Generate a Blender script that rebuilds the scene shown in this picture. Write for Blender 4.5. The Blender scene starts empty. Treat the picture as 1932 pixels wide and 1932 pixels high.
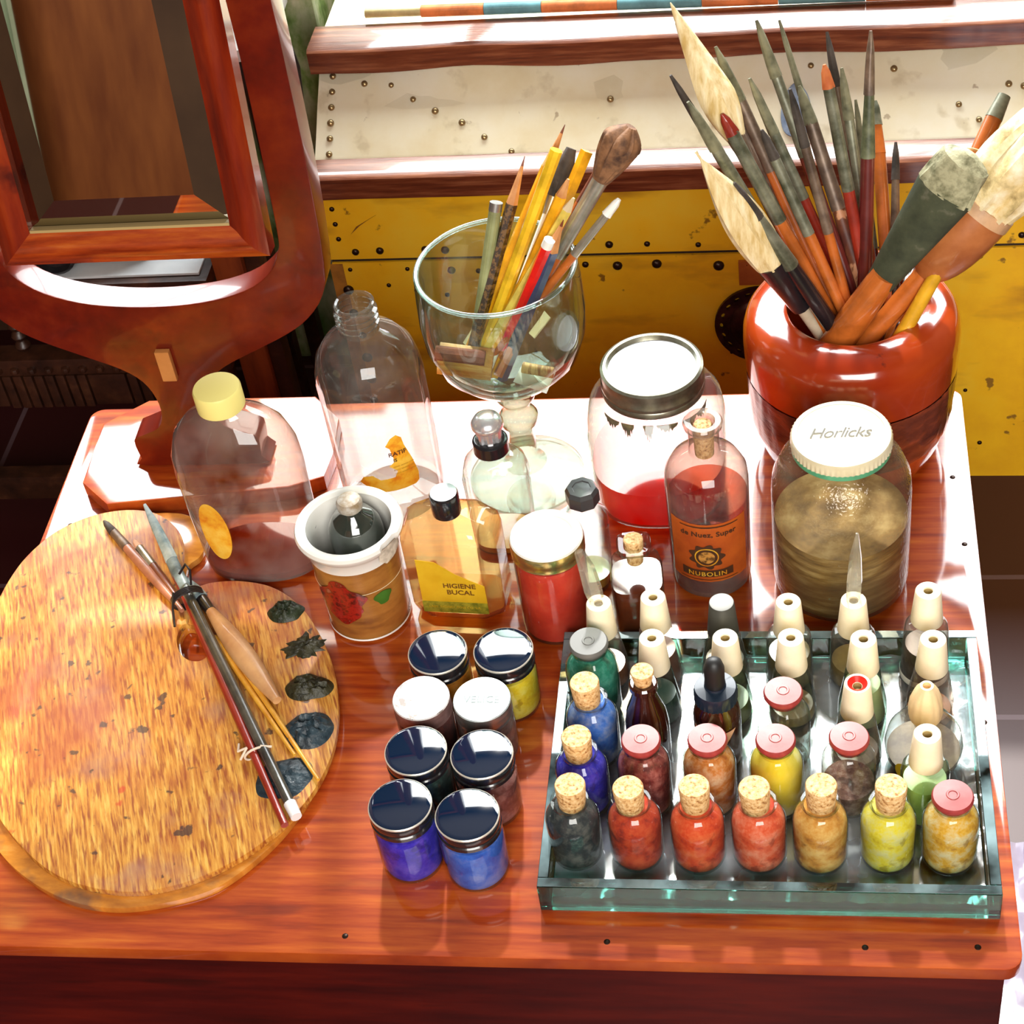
import bpy, bmesh, math, random
from mathutils import Vector, Matrix, noise
PI = math.pi
random.seed(7)
S = bpy.context.scene
COL = S.collection
ZF = -0.495                                   # floor level; the table top is z = 0

# ------------------------------------------------------------------ camera
cd = bpy.data.cameras.new('camera'); cam = bpy.data.objects.new('camera', cd); COL.objects.link(cam)
cam.location = (0.629962, -0.649873, 1.031332)
cam.rotation_euler = (0.8029686, 0.1199859, 0.1025894)
cd.lens = 64.604; cd.sensor_width = 36; cd.clip_start = 0.01
S.camera = cam

# ------------------------------------------------------------------ world, lights, exposure
w = bpy.data.worlds.new('world'); S.world = w; w.use_nodes = True
w.node_tree.nodes['Background'].inputs[0].default_value = (1.0, 0.9, 0.8, 1)
w.node_tree.nodes['Background'].inputs[1].default_value = 0.3

def area(name, loc, target, sx, sy, power, color):
    l = bpy.data.lights.new(name, 'AREA'); l.shape = 'RECTANGLE'; l.size = sx; l.size_y = sy
    l.energy = power; l.color = color
    o = bpy.data.objects.new(name, l); COL.objects.link(o); o.location = loc
    o.rotation_euler = (Vector(target) - Vector(loc)).to_track_quat('-Z', 'Y').to_euler()
    return o
WIN_P, FRONT_P = 210, 88
for i, (x0, x1) in enumerate(((-1.18, -0.70), (-0.66, 0.86), (0.90, 1.86))):
    area('daylight_back_window', ((x0 + x1) / 2, 2.02, 1.62), ((x0 + x1) / 2, 0, 1.62), x1 - x0, 1.6, WIN_P * (x1 - x0) / 2.6, (0.93, 0.98, 1.0))
area('front_fill', (0.9, -1.92, 1.45), (0.6, 0.2, 0.0), 1.5, 1.2, FRONT_P, (1.0, 0.97, 0.92))  # added fill from behind the camera, no such window known
sl = bpy.data.lights.new('sun', 'SUN'); sl.energy = 4.0; sl.angle = math.radians(2.5); sl.color = (1.0, 0.97, 0.90)
so = bpy.data.objects.new('sun', sl); COL.objects.link(so); so.rotation_euler = Vector((0.10, -1.0, -1.13)).to_track_quat('-Z', 'Y').to_euler()
lm = bpy.data.lights.new('warm_spot', 'SPOT'); lm.energy = 75; lm.color = (1.0, 0.62, 0.12); lm.spot_size = math.radians(15); lm.spot_blend = 0.9; lm.shadow_soft_size = 0.03
lo_ = bpy.data.objects.new('warm_spot', lm); COL.objects.link(lo_); lo_.location = (-0.55, 0.55, 1.3); lo_.rotation_euler = (Vector((0.035, 0.235, 0)) - Vector(lo_.location)).to_track_quat('-Z', 'Y').to_euler()

S.view_settings.view_transform = 'Standard'; S.view_settings.look = 'None'
S.view_settings.exposure = 0.0; S.view_settings.gamma = 1; S.view_settings.use_curve_mapping = False
cy = S.cycles
cy.use_denoising = True
cy.max_bounces = 9; cy.diffuse_bounces = 3; cy.glossy_bounces = 4; cy.transmission_bounces = 8; cy.transparent_max_bounces = 40
cy.caustics_reflective = False; cy.caustics_refractive = True
cy.blur_glossy = 0.6; cy.sample_clamp_indirect = 8

# ------------------------------------------------------------------ materials
def nt(name):
    m = bpy.data.materials.new(name); m.use_nodes = True
    return m, m.node_tree.nodes, m.node_tree.links, m.node_tree.nodes['Principled BSDF']
def c4(c): return (c[0], c[1], c[2], 1)
MC = {}
def plain(name, col, rough=0.5, metal=0.0, coat=0.0, spec=0.5):
    if name in MC: return MC[name]
    m, n, l, b = nt(name)
    b.inputs['Base Color'].default_value = c4(col); b.inputs['Roughness'].default_value = rough
    b.inputs['Metallic'].default_value = metal; b.inputs['Coat Weight'].default_value = coat
    b.inputs['Specular IOR Level'].default_value = spec
    MC[name] = m; return m
def noisy(name, stops, scale=8, stretch=(1, 1, 1), rough=0.5, detail=5, metal=0.0, coat=0.0, bump=0.0, dist=0.0, nrough=0.6, rot=(0, 0, 0), coords='Object', extra=None, spec=0.5, ior=1.5, turn=0.0):
    """noise driven colour ramp; extra = (scale, stretch, low, high, colour, amount) adds spots of a second colour"""
    if name in MC: return MC[name]
    m, n, l, b = nt(name)
    tc = n.new('ShaderNodeTexCoord'); mp = n.new('ShaderNodeMapping'); mp.inputs['Scale'].default_value = stretch; mp.inputs['Rotation'].default_value = rot
    no = n.new('ShaderNodeTexNoise'); no.inputs['Scale'].default_value = scale; no.inputs['Detail'].default_value = detail
    no.inputs['Roughness'].default_value = nrough; no.inputs['Distortion'].default_value = dist
    src = tc.outputs[coords]
    if turn:
        m0 = n.new('ShaderNodeMapping'); m0.inputs['Rotation'].default_value = (0, 0, turn); l.new(src, m0.inputs[0]); src = m0.outputs[0]
    l.new(src, mp.inputs[0]); l.new(mp.outputs[0], no.inputs['Vector'])
    r = n.new('ShaderNodeValToRGB'); l.new(no.outputs['Fac'], r.inputs[0])
    while len(r.color_ramp.elements) < len(stops): r.color_ramp.elements.new(0.5)
    for e, (p, c) in zip(r.color_ramp.elements, stops): e.position = p; e.color = c4(c)
    out = r.outputs[0]
    if extra:
        for (sc, st, lo, hi, cc, am) in (extra if isinstance(extra, list) else [extra]):
            mp2 = n.new('ShaderNodeMapping'); mp2.inputs['Scale'].default_value = st; mp2.inputs['Location'].default_value = (3.3, 1.7, 0.4)
            l.new(src, mp2.inputs[0])
            n2 = n.new('ShaderNodeTexNoise'); n2.inputs['Scale'].default_value = sc; n2.inputs['Detail'].default_value = 4
            l.new(mp2.outputs[0], n2.inputs['Vector'])
            mr = n.new('ShaderNodeMapRange'); mr.inputs['From Min'].default_value = lo; mr.inputs['From Max'].default_value = hi; mr.inputs['To Max'].default_value = am
            l.new(n2.outputs['Fac'], mr.inputs['Value'])
            mx = n.new('ShaderNodeMix'); mx.data_type = 'RGBA'; l.new(mr.outputs[0], mx.inputs['Factor']); l.new(out, mx.inputs['A'])
            mx.inputs['B'].default_value = c4(cc); out = mx.outputs['Result']
    l.new(out, b.inputs['Base Color'])
    b.inputs['Roughness'].default_value = rough; b.inputs['Metallic'].default_value = metal; b.inputs['Coat Weight'].default_value = coat
    b.inputs['Coat Roughness'].default_value = 0.07; b.inputs['Coat IOR'].default_value = ior; b.inputs['Specular IOR Level'].default_value = spec
    if bump:
        bu = n.new('ShaderNodeBump'); bu.inputs['Strength'].default_value = bump; bu.inputs['Distance'].default_value = 0.002
        l.new(no.outputs['Fac'], bu.inputs['Height']); l.new(bu.outputs[0], b.inputs['Normal'])
    MC[name] = m; return m
def glass(name, tint=(0.91, 0.93, 0.91), edge=(0.24, 0.32, 0.28), haze=0.008, hazecol=(0.8, 0.78, 0.72), gl=1.0, rough=0.02, bump=0.0, bscale=300):
    """thin blown glass: sees through it, darker where the wall is seen on edge, mirror-like at grazing angles"""
    if name in MC: return MC[name]
    m, n, l, b = nt(name); n.remove(b); out = n['Material Output']
    lw = n.new('ShaderNodeLayerWeight'); lw.inputs['Blend'].default_value = 0.35
    pw = n.new('ShaderNodeMath'); pw.operation = 'POWER'; pw.inputs[1].default_value = 1.7; l.new(lw.outputs['Facing'], pw.inputs[0])
    mx = n.new('ShaderNodeMix'); mx.data_type = 'RGBA'; mx.inputs['A'].default_value = c4(tint); mx.inputs['B'].default_value = c4(edge); l.new(pw.outputs[0], mx.inputs['Factor'])
    tr = n.new('ShaderNodeBsdfTransparent'); l.new(mx.outputs['Result'], tr.inputs[0])
    g = n.new('ShaderNodeBsdfGlossy'); g.inputs['Roughness'].default_value = rough; g.inputs[0].default_value = (1, 1, 1, 1)
    fr = n.new('ShaderNodeMath'); fr.operation = 'POWER'; fr.inputs[1].default_value = 4.5      # Schlick's fresnel curve for one thin wall
    lf = n.new('ShaderNodeLayerWeight'); lf.inputs['Blend'].default_value = 0.5; l.new(lf.outputs['Facing'], fr.inputs[0])
    ml = n.new('ShaderNodeMath'); ml.operation = 'MULTIPLY_ADD'; ml.inputs[1].default_value = 0.8 * gl; ml.inputs[2].default_value = 0.04 * gl; ml.use_clamp = True; l.new(fr.outputs[0], ml.inputs[0])
    s1 = n.new('ShaderNodeMixShader'); l.new(ml.outputs[0], s1.inputs[0]); l.new(tr.outputs[0], s1.inputs[1]); l.new(g.outputs[0], s1.inputs[2])
    d = n.new('ShaderNodeBsdfDiffuse'); d.inputs[0].default_value = c4(hazecol)
    nz = n.new('ShaderNodeTexNoise'); nz.inputs['Scale'].default_value = 22; nz.inputs['Detail'].default_value = 4
    tc = n.new('ShaderNodeTexCoord'); l.new(tc.outputs['Object'], nz.inputs['Vector'])
    mr = n.new('ShaderNodeMapRange'); mr.inputs['From Min'].default_value = 0.35; mr.inputs['From Max'].default_value = 0.75; mr.inputs['To Max'].default_value = haze * 2
    l.new(nz.outputs['Fac'], mr.inputs['Value'])
    s2 = n.new('ShaderNodeMixShader'); l.new(mr.outputs[0], s2.inputs[0]); l.new(s1.outputs[0], s2.inputs[1]); l.new(d.outputs[0], s2.inputs[2])
    if bump:
        n3 = n.new('ShaderNodeTexNoise'); n3.inputs['Scale'].default_value = bscale; n3.inputs['Detail'].default_value = 1; l.new(tc.outputs['Object'], n3.inputs['Vector'])
        bu = n.new('ShaderNodeBump'); bu.inputs['Strength'].default_value = bump; bu.inputs['Distance'].default_value = 0.001; l.new(n3.outputs['Fac'], bu.inputs['Height'])
        l.new(bu.outputs[0], g.inputs['Normal'])
    l.new(s2.outputs[0], out.inputs[0]); MC[name] = m; return m

RED_W = [(0.25, (0.20, 0.020, 0.004)), (0.45, (0.40, 0.050, 0.008)), (0.62, (0.52, 0.075, 0.010)), (0.8, (0.62, 0.14, 0.02))]
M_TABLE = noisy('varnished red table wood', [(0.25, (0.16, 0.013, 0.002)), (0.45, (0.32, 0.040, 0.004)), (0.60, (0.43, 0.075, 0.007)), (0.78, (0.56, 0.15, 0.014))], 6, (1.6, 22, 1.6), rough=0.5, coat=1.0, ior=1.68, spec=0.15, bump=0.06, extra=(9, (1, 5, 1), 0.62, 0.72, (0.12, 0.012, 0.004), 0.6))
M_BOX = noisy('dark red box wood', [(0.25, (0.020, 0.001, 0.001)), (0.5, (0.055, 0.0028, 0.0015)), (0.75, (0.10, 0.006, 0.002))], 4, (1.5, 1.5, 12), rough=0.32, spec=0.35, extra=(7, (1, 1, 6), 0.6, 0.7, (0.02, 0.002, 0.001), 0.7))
M_YOKE = noisy('polished mahogany', [(0.25, (0.06, 0.004, 0.0015)), (0.5, (0.125, 0.008, 0.002)), (0.75, (0.19, 0.020, 0.003))], 5, (6, 6, 2), rough=0.28, coat=0.5, extra=(30, (1, 1, 2), 0.62, 0.72, (0.05, 0.005, 0.003), 0.6))
M_FRAME = noisy('mirror frame wood', [(0.28, (0.12, 0.008, 0.002)), (0.5, (0.32, 0.040, 0.005)), (0.72, (0.50, 0.11, 0.010))], 7, (2, 9, 16), rough=0.25, coat=0.6, extra=(20, (1, 1, 1), 0.63, 0.7, (0.04, 0.004, 0.003), 0.8))
M_PALETTE = noisy('oiled palette wood', [(0.28, (0.30, 0.09, 0.012)), (0.46, (0.54, 0.22, 0.03)), (0.6, (0.70, 0.38, 0.07)), (0.8, (0.80, 0.52, 0.15))], 20, (20, 1.6, 1), rough=0.45, coat=0.05, spec=0.3, bump=0.12, detail=9, turn=math.radians(-20),
                  extra=[(150, (3, 0.35, 1), 0.50, 0.64, (0.26, 0.05, 0.012), 0.85), (11, (1, 1, 1), 0.50, 0.66, (0.34, 0.06, 0.02), 0.7), (17, (1, 1, 1), 0.56, 0.70, (0.32, 0.16, 0.12), 0.6), (70, (1, 1, 1), 0.67, 0.71, (0.05, 0.025, 0.02), 0.85), (26, (1, 1, 1), 0.70, 0.73, (0.5, 0.03, 0.01), 0.7)])
M_PALETTE2 = noisy('varnished under palette wood', [(0.3, (0.3, 0.09, 0.015)), (0.55, (0.62, 0.24, 0.03)), (0.8, (0.8, 0.45, 0.12))], 12, (2, 5, 1), rough=0.15, coat=0.8, extra=(20, (1, 1, 1), 0.58, 0.68, (0.08, 0.05, 0.05), 0.7))
M_CROCK = noisy('glazed brown crock', [(0.3, (0.28, 0.022, 0.004)), (0.55, (0.42, 0.052, 0.006)), (0.8, (0.54, 0.12, 0.012))], 6, (1, 1, 1.6), rough=0.16, coat=0.9, extra=(38, (1, 1, 1), 0.68, 0.72, (0.06, 0.012, 0.008), 0.8))
M_CROCKBAND = noisy('dark relief band', [(0.3, (0.05, 0.012, 0.008)), (0.55, (0.16, 0.035, 0.015)), (0.75, (0.40, 0.07, 0.02))], 30, (1, 1, 2.5), rough=0.3, coat=0.5, bump=0.7)
M_DARKIN = plain('dark inside', (0.02, 0.01, 0.006), 0.8)
M_HIDE = noisy('yellow rawhide', [(0.25, (0.80, 0.36, 0.008)), (0.5, (1.0, 0.56, 0.012)), (0.75, (1.0, 0.70, 0.05))], 7, (1, 1, 1), rough=0.42, detail=8, spec=0.6,
               extra=[(4, (2, 6, 6), 0.58, 0.75, (0.32, 0.10, 0.01), 0.6), (45, (1, 1, 1), 0.68, 0.72, (0.14, 0.05, 0.01), 0.8)])
M_HIDETOP = noisy('worn hide with glare tone', [(0.25, (0.74, 0.60, 0.32)), (0.5, (0.88, 0.80, 0.56)), (0.75, (0.94, 0.90, 0.74))], 7, (1, 1, 1), rough=0.4, detail=8, spec=0.6,  # the hide is yellow; its glare is put into this pale colour
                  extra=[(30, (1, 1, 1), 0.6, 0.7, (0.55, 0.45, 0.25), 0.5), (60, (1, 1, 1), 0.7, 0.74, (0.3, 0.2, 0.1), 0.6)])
M_SLAT = noisy('worn trunk slat wood', [(0.3, (0.07, 0.014, 0.005)), (0.5, (0.17, 0.042, 0.014)), (0.7, (0.34, 0.12, 0.05))], 9, (1.2, 16, 16), rough=0.38, bump=0.3, coat=0.8, ior=1.7)
M_NAIL = plain('dark iron nail', (0.035, 0.018, 0.012), 0.35, 0.7)
M_NAILB = plain('brass nail', (0.35, 0.25, 0.12), 0.3, 0.8)
M_IRON = noisy('dark bronze', [(0.4, (0.03, 0.010, 0.008)), (0.7, (0.12, 0.04, 0.03))], 40, rough=0.35, metal=0.6)
M_LEATHER = noisy('red leather tab', [(0.3, (0.3, 0.06, 0.01)), (0.7, (0.55, 0.16, 0.03))], 20, rough=0.5)
M_BLACKCAP = plain('black bakelite', (0.012, 0.012, 0.014), 0.22, coat=0.6)
M_LIDDARK = plain('glossy navy black lid', (0.002, 0.009, 0.026), 0.05, coat=1.0, spec=0.5)
M_LIDRIM = plain('bare lid edge', (0.75, 0.72, 0.62), 0.3, 0.6)
M_CORK = noisy('cork', [(0.3, (0.30, 0.12, 0.03)), (0.45, (0.66, 0.38, 0.14)), (0.7, (0.85, 0.60, 0.30))], 380, rough=0.75, bump=0.5, detail=2)
M_CREAM = noisy('cream plastic', [(0.3, (0.90, 0.76, 0.50)), (0.7, (0.95, 0.86, 0.64))], 60, rough=0.4)
M_STOPPER = noisy('dark red rubber', [(0.3, (0.24, 0.022, 0.022)), (0.7, (0.40, 0.055, 0.05))], 120, rough=0.42)
M_CHROME = plain('chrome', (0.88, 0.88, 0.9), 0.22, 0.75)
M_TIN = noisy('dull tin', [(0.35, (0.30, 0.29, 0.26)), (0.7, (0.6, 0.6, 0.58))], 30, rough=0.32, metal=0.85)
M_BRASSLID = plain('gold lid ring', (0.70, 0.55, 0.20), 0.25, 0.9)
M_WHITELID = noisy('white enamel lid', [(0.3, (0.85, 0.83, 0.72)), (0.7, (0.92, 0.92, 0.86))], 20, rough=0.25)
M_ENAMEL = noisy('white enamel', [(0.3, (0.80, 0.78, 0.70)), (0.7, (0.90, 0.90, 0.86))], 15, rough=0.15, coat=0.6, extra=(60, (1, 1, 1), 0.72, 0.74, (0.05, 0.03, 0.02), 0.9))
M_CHIP = noisy('chipped enamel', [(0.4, (0.30, 0.24, 0.18)), (0.6, (0.7, 0.62, 0.5))], 90, rough=0.6, bump=0.6)
M_PAPER = noisy('aged paper', [(0.3, (0.72, 0.55, 0.30)), (0.7, (0.85, 0.72, 0.48))], 20, rough=0.6)
M_OLABEL = noisy('orange label paper', [(0.35, (0.72, 0.22, 0.01)), (0.5, (0.85, 0.45, 0.03)), (0.7, (0.9, 0.62, 0.10))], 60, (1, 1, 1), rough=0.5)
M_YLABEL = noisy('yellow label paper', [(0.3, (0.72, 0.42, 0.01)), (0.7, (0.85, 0.60, 0.03))], 45, (1, 1, 4), rough=0.5)
M_GLABEL = noisy('green label strip', [(0.35, (0.14, 0.16, 0.01)), (0.6, (0.40, 0.36, 0.03))], 150, (1, 1, 1), rough=0.5)
for _m in (M_OLABEL, M_YLABEL, M_PAPER):
    _n, _l = _m.node_tree.nodes, _m.node_tree.links; _b = _n['Principled BSDF']; _u = _n.new('ShaderNodeBsdfTranslucent')
    _l.new(_b.inputs['Base Color'].links[0].from_socket, _u.inputs[0]); _x = _n.new('ShaderNodeMixShader'); _x.inputs[0].default_value = 0.22
    _l.new(_b.outputs[0], _x.inputs[1]); _l.new(_u.outputs[0], _x.inputs[2]); _l.new(_x.outputs[0], _n['Material Output'].inputs[0])
M_INK = plain('label ink', (0.06, 0.02, 0.006), 0.6)
G_CLEAR = glass('clear glass')
G_GREEN = glass('greenish glass', (0.90, 0.97, 0.90), (0.18, 0.36, 0.24))
G_DUSTY = glass('dusty glass', (0.84, 0.86, 0.84), (0.22, 0.24, 0.21), haze=0.05)
G_SMOKY = glass('stained glass bottle', (0.90, 0.83, 0.76), (0.20, 0.13, 0.10), haze=0.12, hazecol=(0.55, 0.5, 0.45))
G_GOLD = glass('yellow tinted glass', (0.94, 0.82, 0.50), (0.42, 0.16, 0.01), haze=0.02)
G_PEBBLE = glass('pebbled glass', (0.92, 0.88, 0.76), (0.30, 0.24, 0.12), haze=0.05, hazecol=(0.6, 0.55, 0.4), bump=0.9, bscale=420, rough=0.06)
G_TRAY = glass('thick tray glass', (0.75, 0.88, 0.85), (0.05, 0.16, 0.14), haze=0.0, gl=1.3)
G_TRAYTOP = glass('cut tray rim', (0.35, 0.5, 0.5), (0.2, 0.4, 0.4), haze=0.35, hazecol=(0.40, 0.56, 0.60), gl=2.5)
G_LINER = glass('clear plastic liner', (0.80, 0.86, 0.88), (0.4, 0.46, 0.5), haze=0.22, hazecol=(0.70, 0.78, 0.86), gl=5, rough=0.12)  # whitish haze stands in for the window's reflections on the plastic
G_AMBER = plain('dark amber glass', (0.035, 0.008, 0.004), 0.06, coat=1.0)
def seethrough(name, col, tr=0.45, tl=0.35, deep=None):
    """coloured liquid or thin paper: lets light through, glows when lit from behind"""
    if name in MC: return MC[name]
    m, n, l, b = nt(name); out = n['Material Output']
    b.inputs['Base Color'].default_value = c4(col); b.inputs['Roughness'].default_value = 0.12 if tr else 0.55
    t_ = n.new('ShaderNodeBsdfTransparent'); t_.inputs[0].default_value = c4(deep or col); u_ = n.new('ShaderNodeBsdfTranslucent'); u_.inputs[0].default_value = c4(col)
    s1 = n.new('ShaderNodeMixShader'); s1.inputs[0].default_value = tl; l.new(b.outputs[0], s1.inputs[1]); l.new(u_.outputs[0], s1.inputs[2])
    s2 = n.new('ShaderNodeMixShader'); s2.inputs[0].default_value = tr; l.new(s1.outputs[0], s2.inputs[1]); l.new(t_.outputs[0], s2.inputs[2])
    lf = n.new('ShaderNodeLayerWeight'); lf.inputs['Blend'].default_value = 0.5; pw = n.new('ShaderNodeMath'); pw.operation = 'POWER'; pw.inputs[1].default_value = 4.5; l.new(lf.outputs['Facing'], pw.inputs[0])
    ma = n.new('ShaderNodeMath'); ma.operation = 'MULTIPLY_ADD'; ma.inputs[1].default_value = 0.8; ma.inputs[2].default_value = 0.07; ma.use_clamp = True; l.new(pw.outputs[0], ma.inputs[0])
    g = n.new('ShaderNodeBsdfGlossy'); g.inputs['Roughness'].default_value = 0.05
    s3 = n.new('ShaderNodeMixShader'); l.new(ma.outputs[0], s3.inputs[0]); l.new(s2.outputs[0], s3.inputs[1]); l.new(g.outputs[0], s3.inputs[2])
    l.new(s3.outputs[0], out.inputs[0]); MC[name] = m; return m
def powder(name, a, b, c=None, scale=55):
    """dry pigment stuck to the glass in lighter and darker clumps"""
    c = c or tuple(min(1, v * 1.35 + 0.03) for v in b)
    return noisy(name, [(0.34, a), (0.47, b), (0.62, c)], scale * 3.2, rough=0.85, detail=9, bump=0.6, nrough=0.65, extra=[(scale * 2.2, (1, 1, 1), 0.60, 0.64, tuple(v * 0.45 for v in a), 0.55)])
def paint(name, col, rough=0.5, coat=0.2):
    return noisy(name, [(0.3, tuple(v * 0.6 for v in col)), (0.55, col), (0.8, tuple(min(1, v * 1.25 + 0.01) for v in col))], 45, (1, 1, 1), rough=rough, coat=coat, detail=4)

# ------------------------------------------------------------------ mesh helpers
def obj(name, bm, mat, parent=None, smooth=True, loc=None, recalc=True):
    if recalc: bmesh.ops.recalc_face_normals(bm, faces=bm.faces)
    me = bpy.data.meshes.new(name); bm.to_mesh(me); bm.free()
    if smooth:
        for p in me.polygons: p.use_smooth = True
        try: me.set_sharp_from_angle(angle=math.radians(38))
        except Exception: pass
    for mm in (mat if isinstance(mat, (list, tuple)) else [mat]): me.materials.append(mm)
    o = bpy.data.objects.new(name, me); COL.objects.link(o)
    if parent: o.parent = parent
    if loc is not None: o.location = loc
    return o
def tag(o, label, cat=None, group=None):
    o['label'] = label
    if cat: o['category'] = cat
    if group: o['group'] = group
    return o
def thing(name, label, cat, loc=(0, 0, 0), rz=0.0, group=None, rot=None):
    o = bpy.data.objects.new(name, None); COL.objects.link(o); o.location = loc
    o.rotation_euler = rot if rot else (0, 0, rz); o.empty_display_size = 0.01
    return tag(o, label, cat, group)
def struct(name, bm, mat, smooth=False):
    o = obj(name, bm, mat, None, smooth); o['kind'] = 'structure'; return o
def lathe(prof, seg=36, sx=1.0, sy=1.0, sq=2.0, bm=None, off=(0, 0, 0), fn=None, a0=0.0):
    """surface of revolution from (r, z); sq > 2 squares the section off; fn(angle, r, z) may change r"""
    bm = bm or bmesh.new(); rings = []
    for r, z in prof:
        if r <= 1e-6: rings.append([bm.verts.new((off[0], off[1], off[2] + z))]); continue
        ring = []
        for i in range(seg):
            a = a0 + 2 * PI * i / seg; c, s = math.cos(a), math.sin(a)
            k = min(1 / max(abs(c), 1e-6), 1 / max(abs(s), 1e-6), -sq / (abs(c) + abs(s))) if sq < 0 else (abs(c) ** sq + abs(s) ** sq) ** (-1.0 / sq)
            rr = fn(a, r, z) if fn else r
            ring.append(bm.verts.new((off[0] + rr * k * c * sx, off[1] + rr * k * s * sy, off[2] + z)))
        rings.append(ring)
    for A, B in zip(rings, rings[1:]):
        if len(A) == 1 and len(B) == 1: continue
        for i in range(seg):
            j = (i + 1) % seg
            if len(A) == 1: bm.faces.new((A[0], B[i], B[j]))
            elif len(B) == 1: bm.faces.new((A[i], A[j], B[0]))
            else: bm.faces.new((A[i], A[j], B[j], B[i]))
    return bm
def box(x0, x1, y0, y1, z0, z1, bev=0.0, bm=None, seg=2):
    bm = bm or bmesh.new()
    v = [bm.verts.new((x, y, z)) for x in (x0, x1) for y in (y0, y1) for z in (z0, z1)]
    fs = [bm.faces.new([v[i] for i in q]) for q in ((0, 1, 3, 2), (4, 6, 7, 5), (0, 4, 5, 1), (2, 3, 7, 6), (0, 2, 6, 4), (1, 5, 7, 3))]
    if bev:
        es = {e for f in fs for e in f.edges}
        bmesh.ops.bevel(bm, geom=list(es), offset=bev, segments=seg, profile=0.7, affect='EDGES')
    return bm
def rrect(x0, x1, y0, y1, r, n=5):
    out = []
    for cx_, cy_, a in ((x1 - r, y1 - r, 0), (x0 + r, y1 - r, PI / 2), (x0 + r, y0 + r, PI), (x1 - r, y0 + r, 1.5 * PI)):
        out += [(cx_ + r * math.cos(a + k * PI / 2 / n), cy_ + r * math.sin(a + k * PI / 2 / n)) for k in range(n + 1)]
    return out
def smoothloop(pts, n=5):
    out = []; k = len(pts)
    for i in range(k):
        p0, p1, p2, p3 = (Vector(pts[(i + d) % k]) for d in (-1, 0, 1, 2))
        for j in range(n):
            t = j / n
            out.append(0.5 * ((2 * p1) + (p2 - p0) * t + (2 * p0 - 5 * p1 + 4 * p2 - p3) * t * t + (3 * p1 - p0 - 3 * p2 + p3) * t ** 3))
    return out
def prism(outline, t, holes=(), bev=0.0, bm=None):
    """flat board in the xy plane from z=0 to z=t, with holes"""
    bm = bm or bmesh.new(); edges = []
    for lp in [outline] + list(holes):
        vs = [bm.verts.new((p[0], p[1], 0)) for p in lp]
        edges += [bm.edges.new((vs[i], vs[(i + 1) % len(vs)])) for i in range(len(vs))]
    bmesh.ops.triangle_fill(bm, use_beauty=True, edges=edges)
    r = bmesh.ops.extrude_face_region(bm, geom=list(bm.faces))
    bmesh.ops.translate(bm, vec=(0, 0, t), verts=[e for e in r['geom'] if isinstance(e, bmesh.types.BMVert)])
    if bev:
        bmesh.ops.recalc_face_normals(bm, faces=bm.faces)
        es = [e for e in bm.edges if len(e.link_faces) == 2 and e.calc_face_angle(0) > 1.0]
        bmesh.ops.bevel(bm, geom=es, offset=bev, segments=2, profile=0.7, affect='EDGES')
    return bm
def tube(pts, rad, seg=12, bm=None, flat=1.0, up=None, cap=True):
    bm = bm or bmesh.new(); rings = []
    pts = [Vector(p) for p in pts]
    if not hasattr(rad, '__len__'): rad = [rad] * len(pts)
    up = Vector(up) if up else Vector((0.13, -0.5, 0.85))
    for i, p in enumerate(pts):
        d = (pts[min(i + 1, len(pts) - 1)] - pts[max(i - 1, 0)])
        d = d.normalized() if d.length > 1e-9 else Vector((0, 0, 1))
        u = up - d * up.dot(d)
        if u.length < 1e-4: u = Vector((1, 0, 0)) - d * d.x
        u.normalize(); v = d.cross(u)
        rings.append([bm.verts.new(p + (v * math.cos(2 * PI * k / seg) + u * math.sin(2 * PI * k / seg) * flat) * rad[i]) for k in range(seg)])
        up = u
    for A, B in zip(rings, rings[1:]):
        for k in range(seg): bm.faces.new((A[k], A[(k + 1) % seg], B[(k + 1) % seg], B[k]))
    if cap:
        bm.faces.new(rings[0][::-1]); bm.faces.new(rings[-1])
    return bm
def lettering(name, s, size, mat, parent, fn, ext=0.0, bold=0.0, spacing=1.0):
    """raised or printed letters; fn maps flat (x, y) text coordinates to a point on the surface"""
    cu = bpy.data.curves.new(name, 'FONT'); cu.body = s; cu.size = size; cu.align_x = 'CENTER'; cu.align_y = 'CENTER'
    cu.offset = bold; cu.space_character = spacing; cu.resolution_u = 3
    t = bpy.data.objects.new(name, cu); COL.objects.link(t)
    bpy.context.view_layer.update()
    me = bpy.data.meshes.new_from_object(t.evaluated_get(bpy.context.evaluated_depsgraph_get()))
    bpy.data.objects.remove(t); bpy.data.curves.remove(cu)
    bm = bmesh.new(); bm.from_mesh(me); bpy.data.meshes.remove(me)
    bmesh.ops.subdivide_edges(bm, edges=[e for e in bm.edges if e.calc_length() > size * 0.35], cuts=2)
    for v in bm.verts: v.co = Vector(fn(v.co.x, v.co.y))
    return obj(name, bm, mat, parent, False)
def curved_patch(outline, r, th0, z0, off=0.0004, res=0.002, sx=1.0, sy=1.0, sq=2.0):
    """paper label cut to an outline (arc length, height) and stuck round a bottle"""
    bm = bmesh.new()
    vs = [bm.verts.new((p[0], p[1], 0)) for p in outline]
    bmesh.ops.triangle_fill(bm, use_beauty=True, edges=[bm.edges.new((vs[i], vs[(i + 1) % len(vs)])) for i in range(len(vs))])
    for _ in range(3):
        bmesh.ops.subdivide_edges(bm, edges=[e for e in bm.edges if e.calc_length() > res * 2], cuts=1)
        bmesh.ops.triangulate(bm, faces=bm.faces)
    for v in bm.verts: v.co = Vector(on_cyl(v.co.x, v.co.y, r + off, th0, z0, sx, sy, sq))
    return bm
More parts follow.
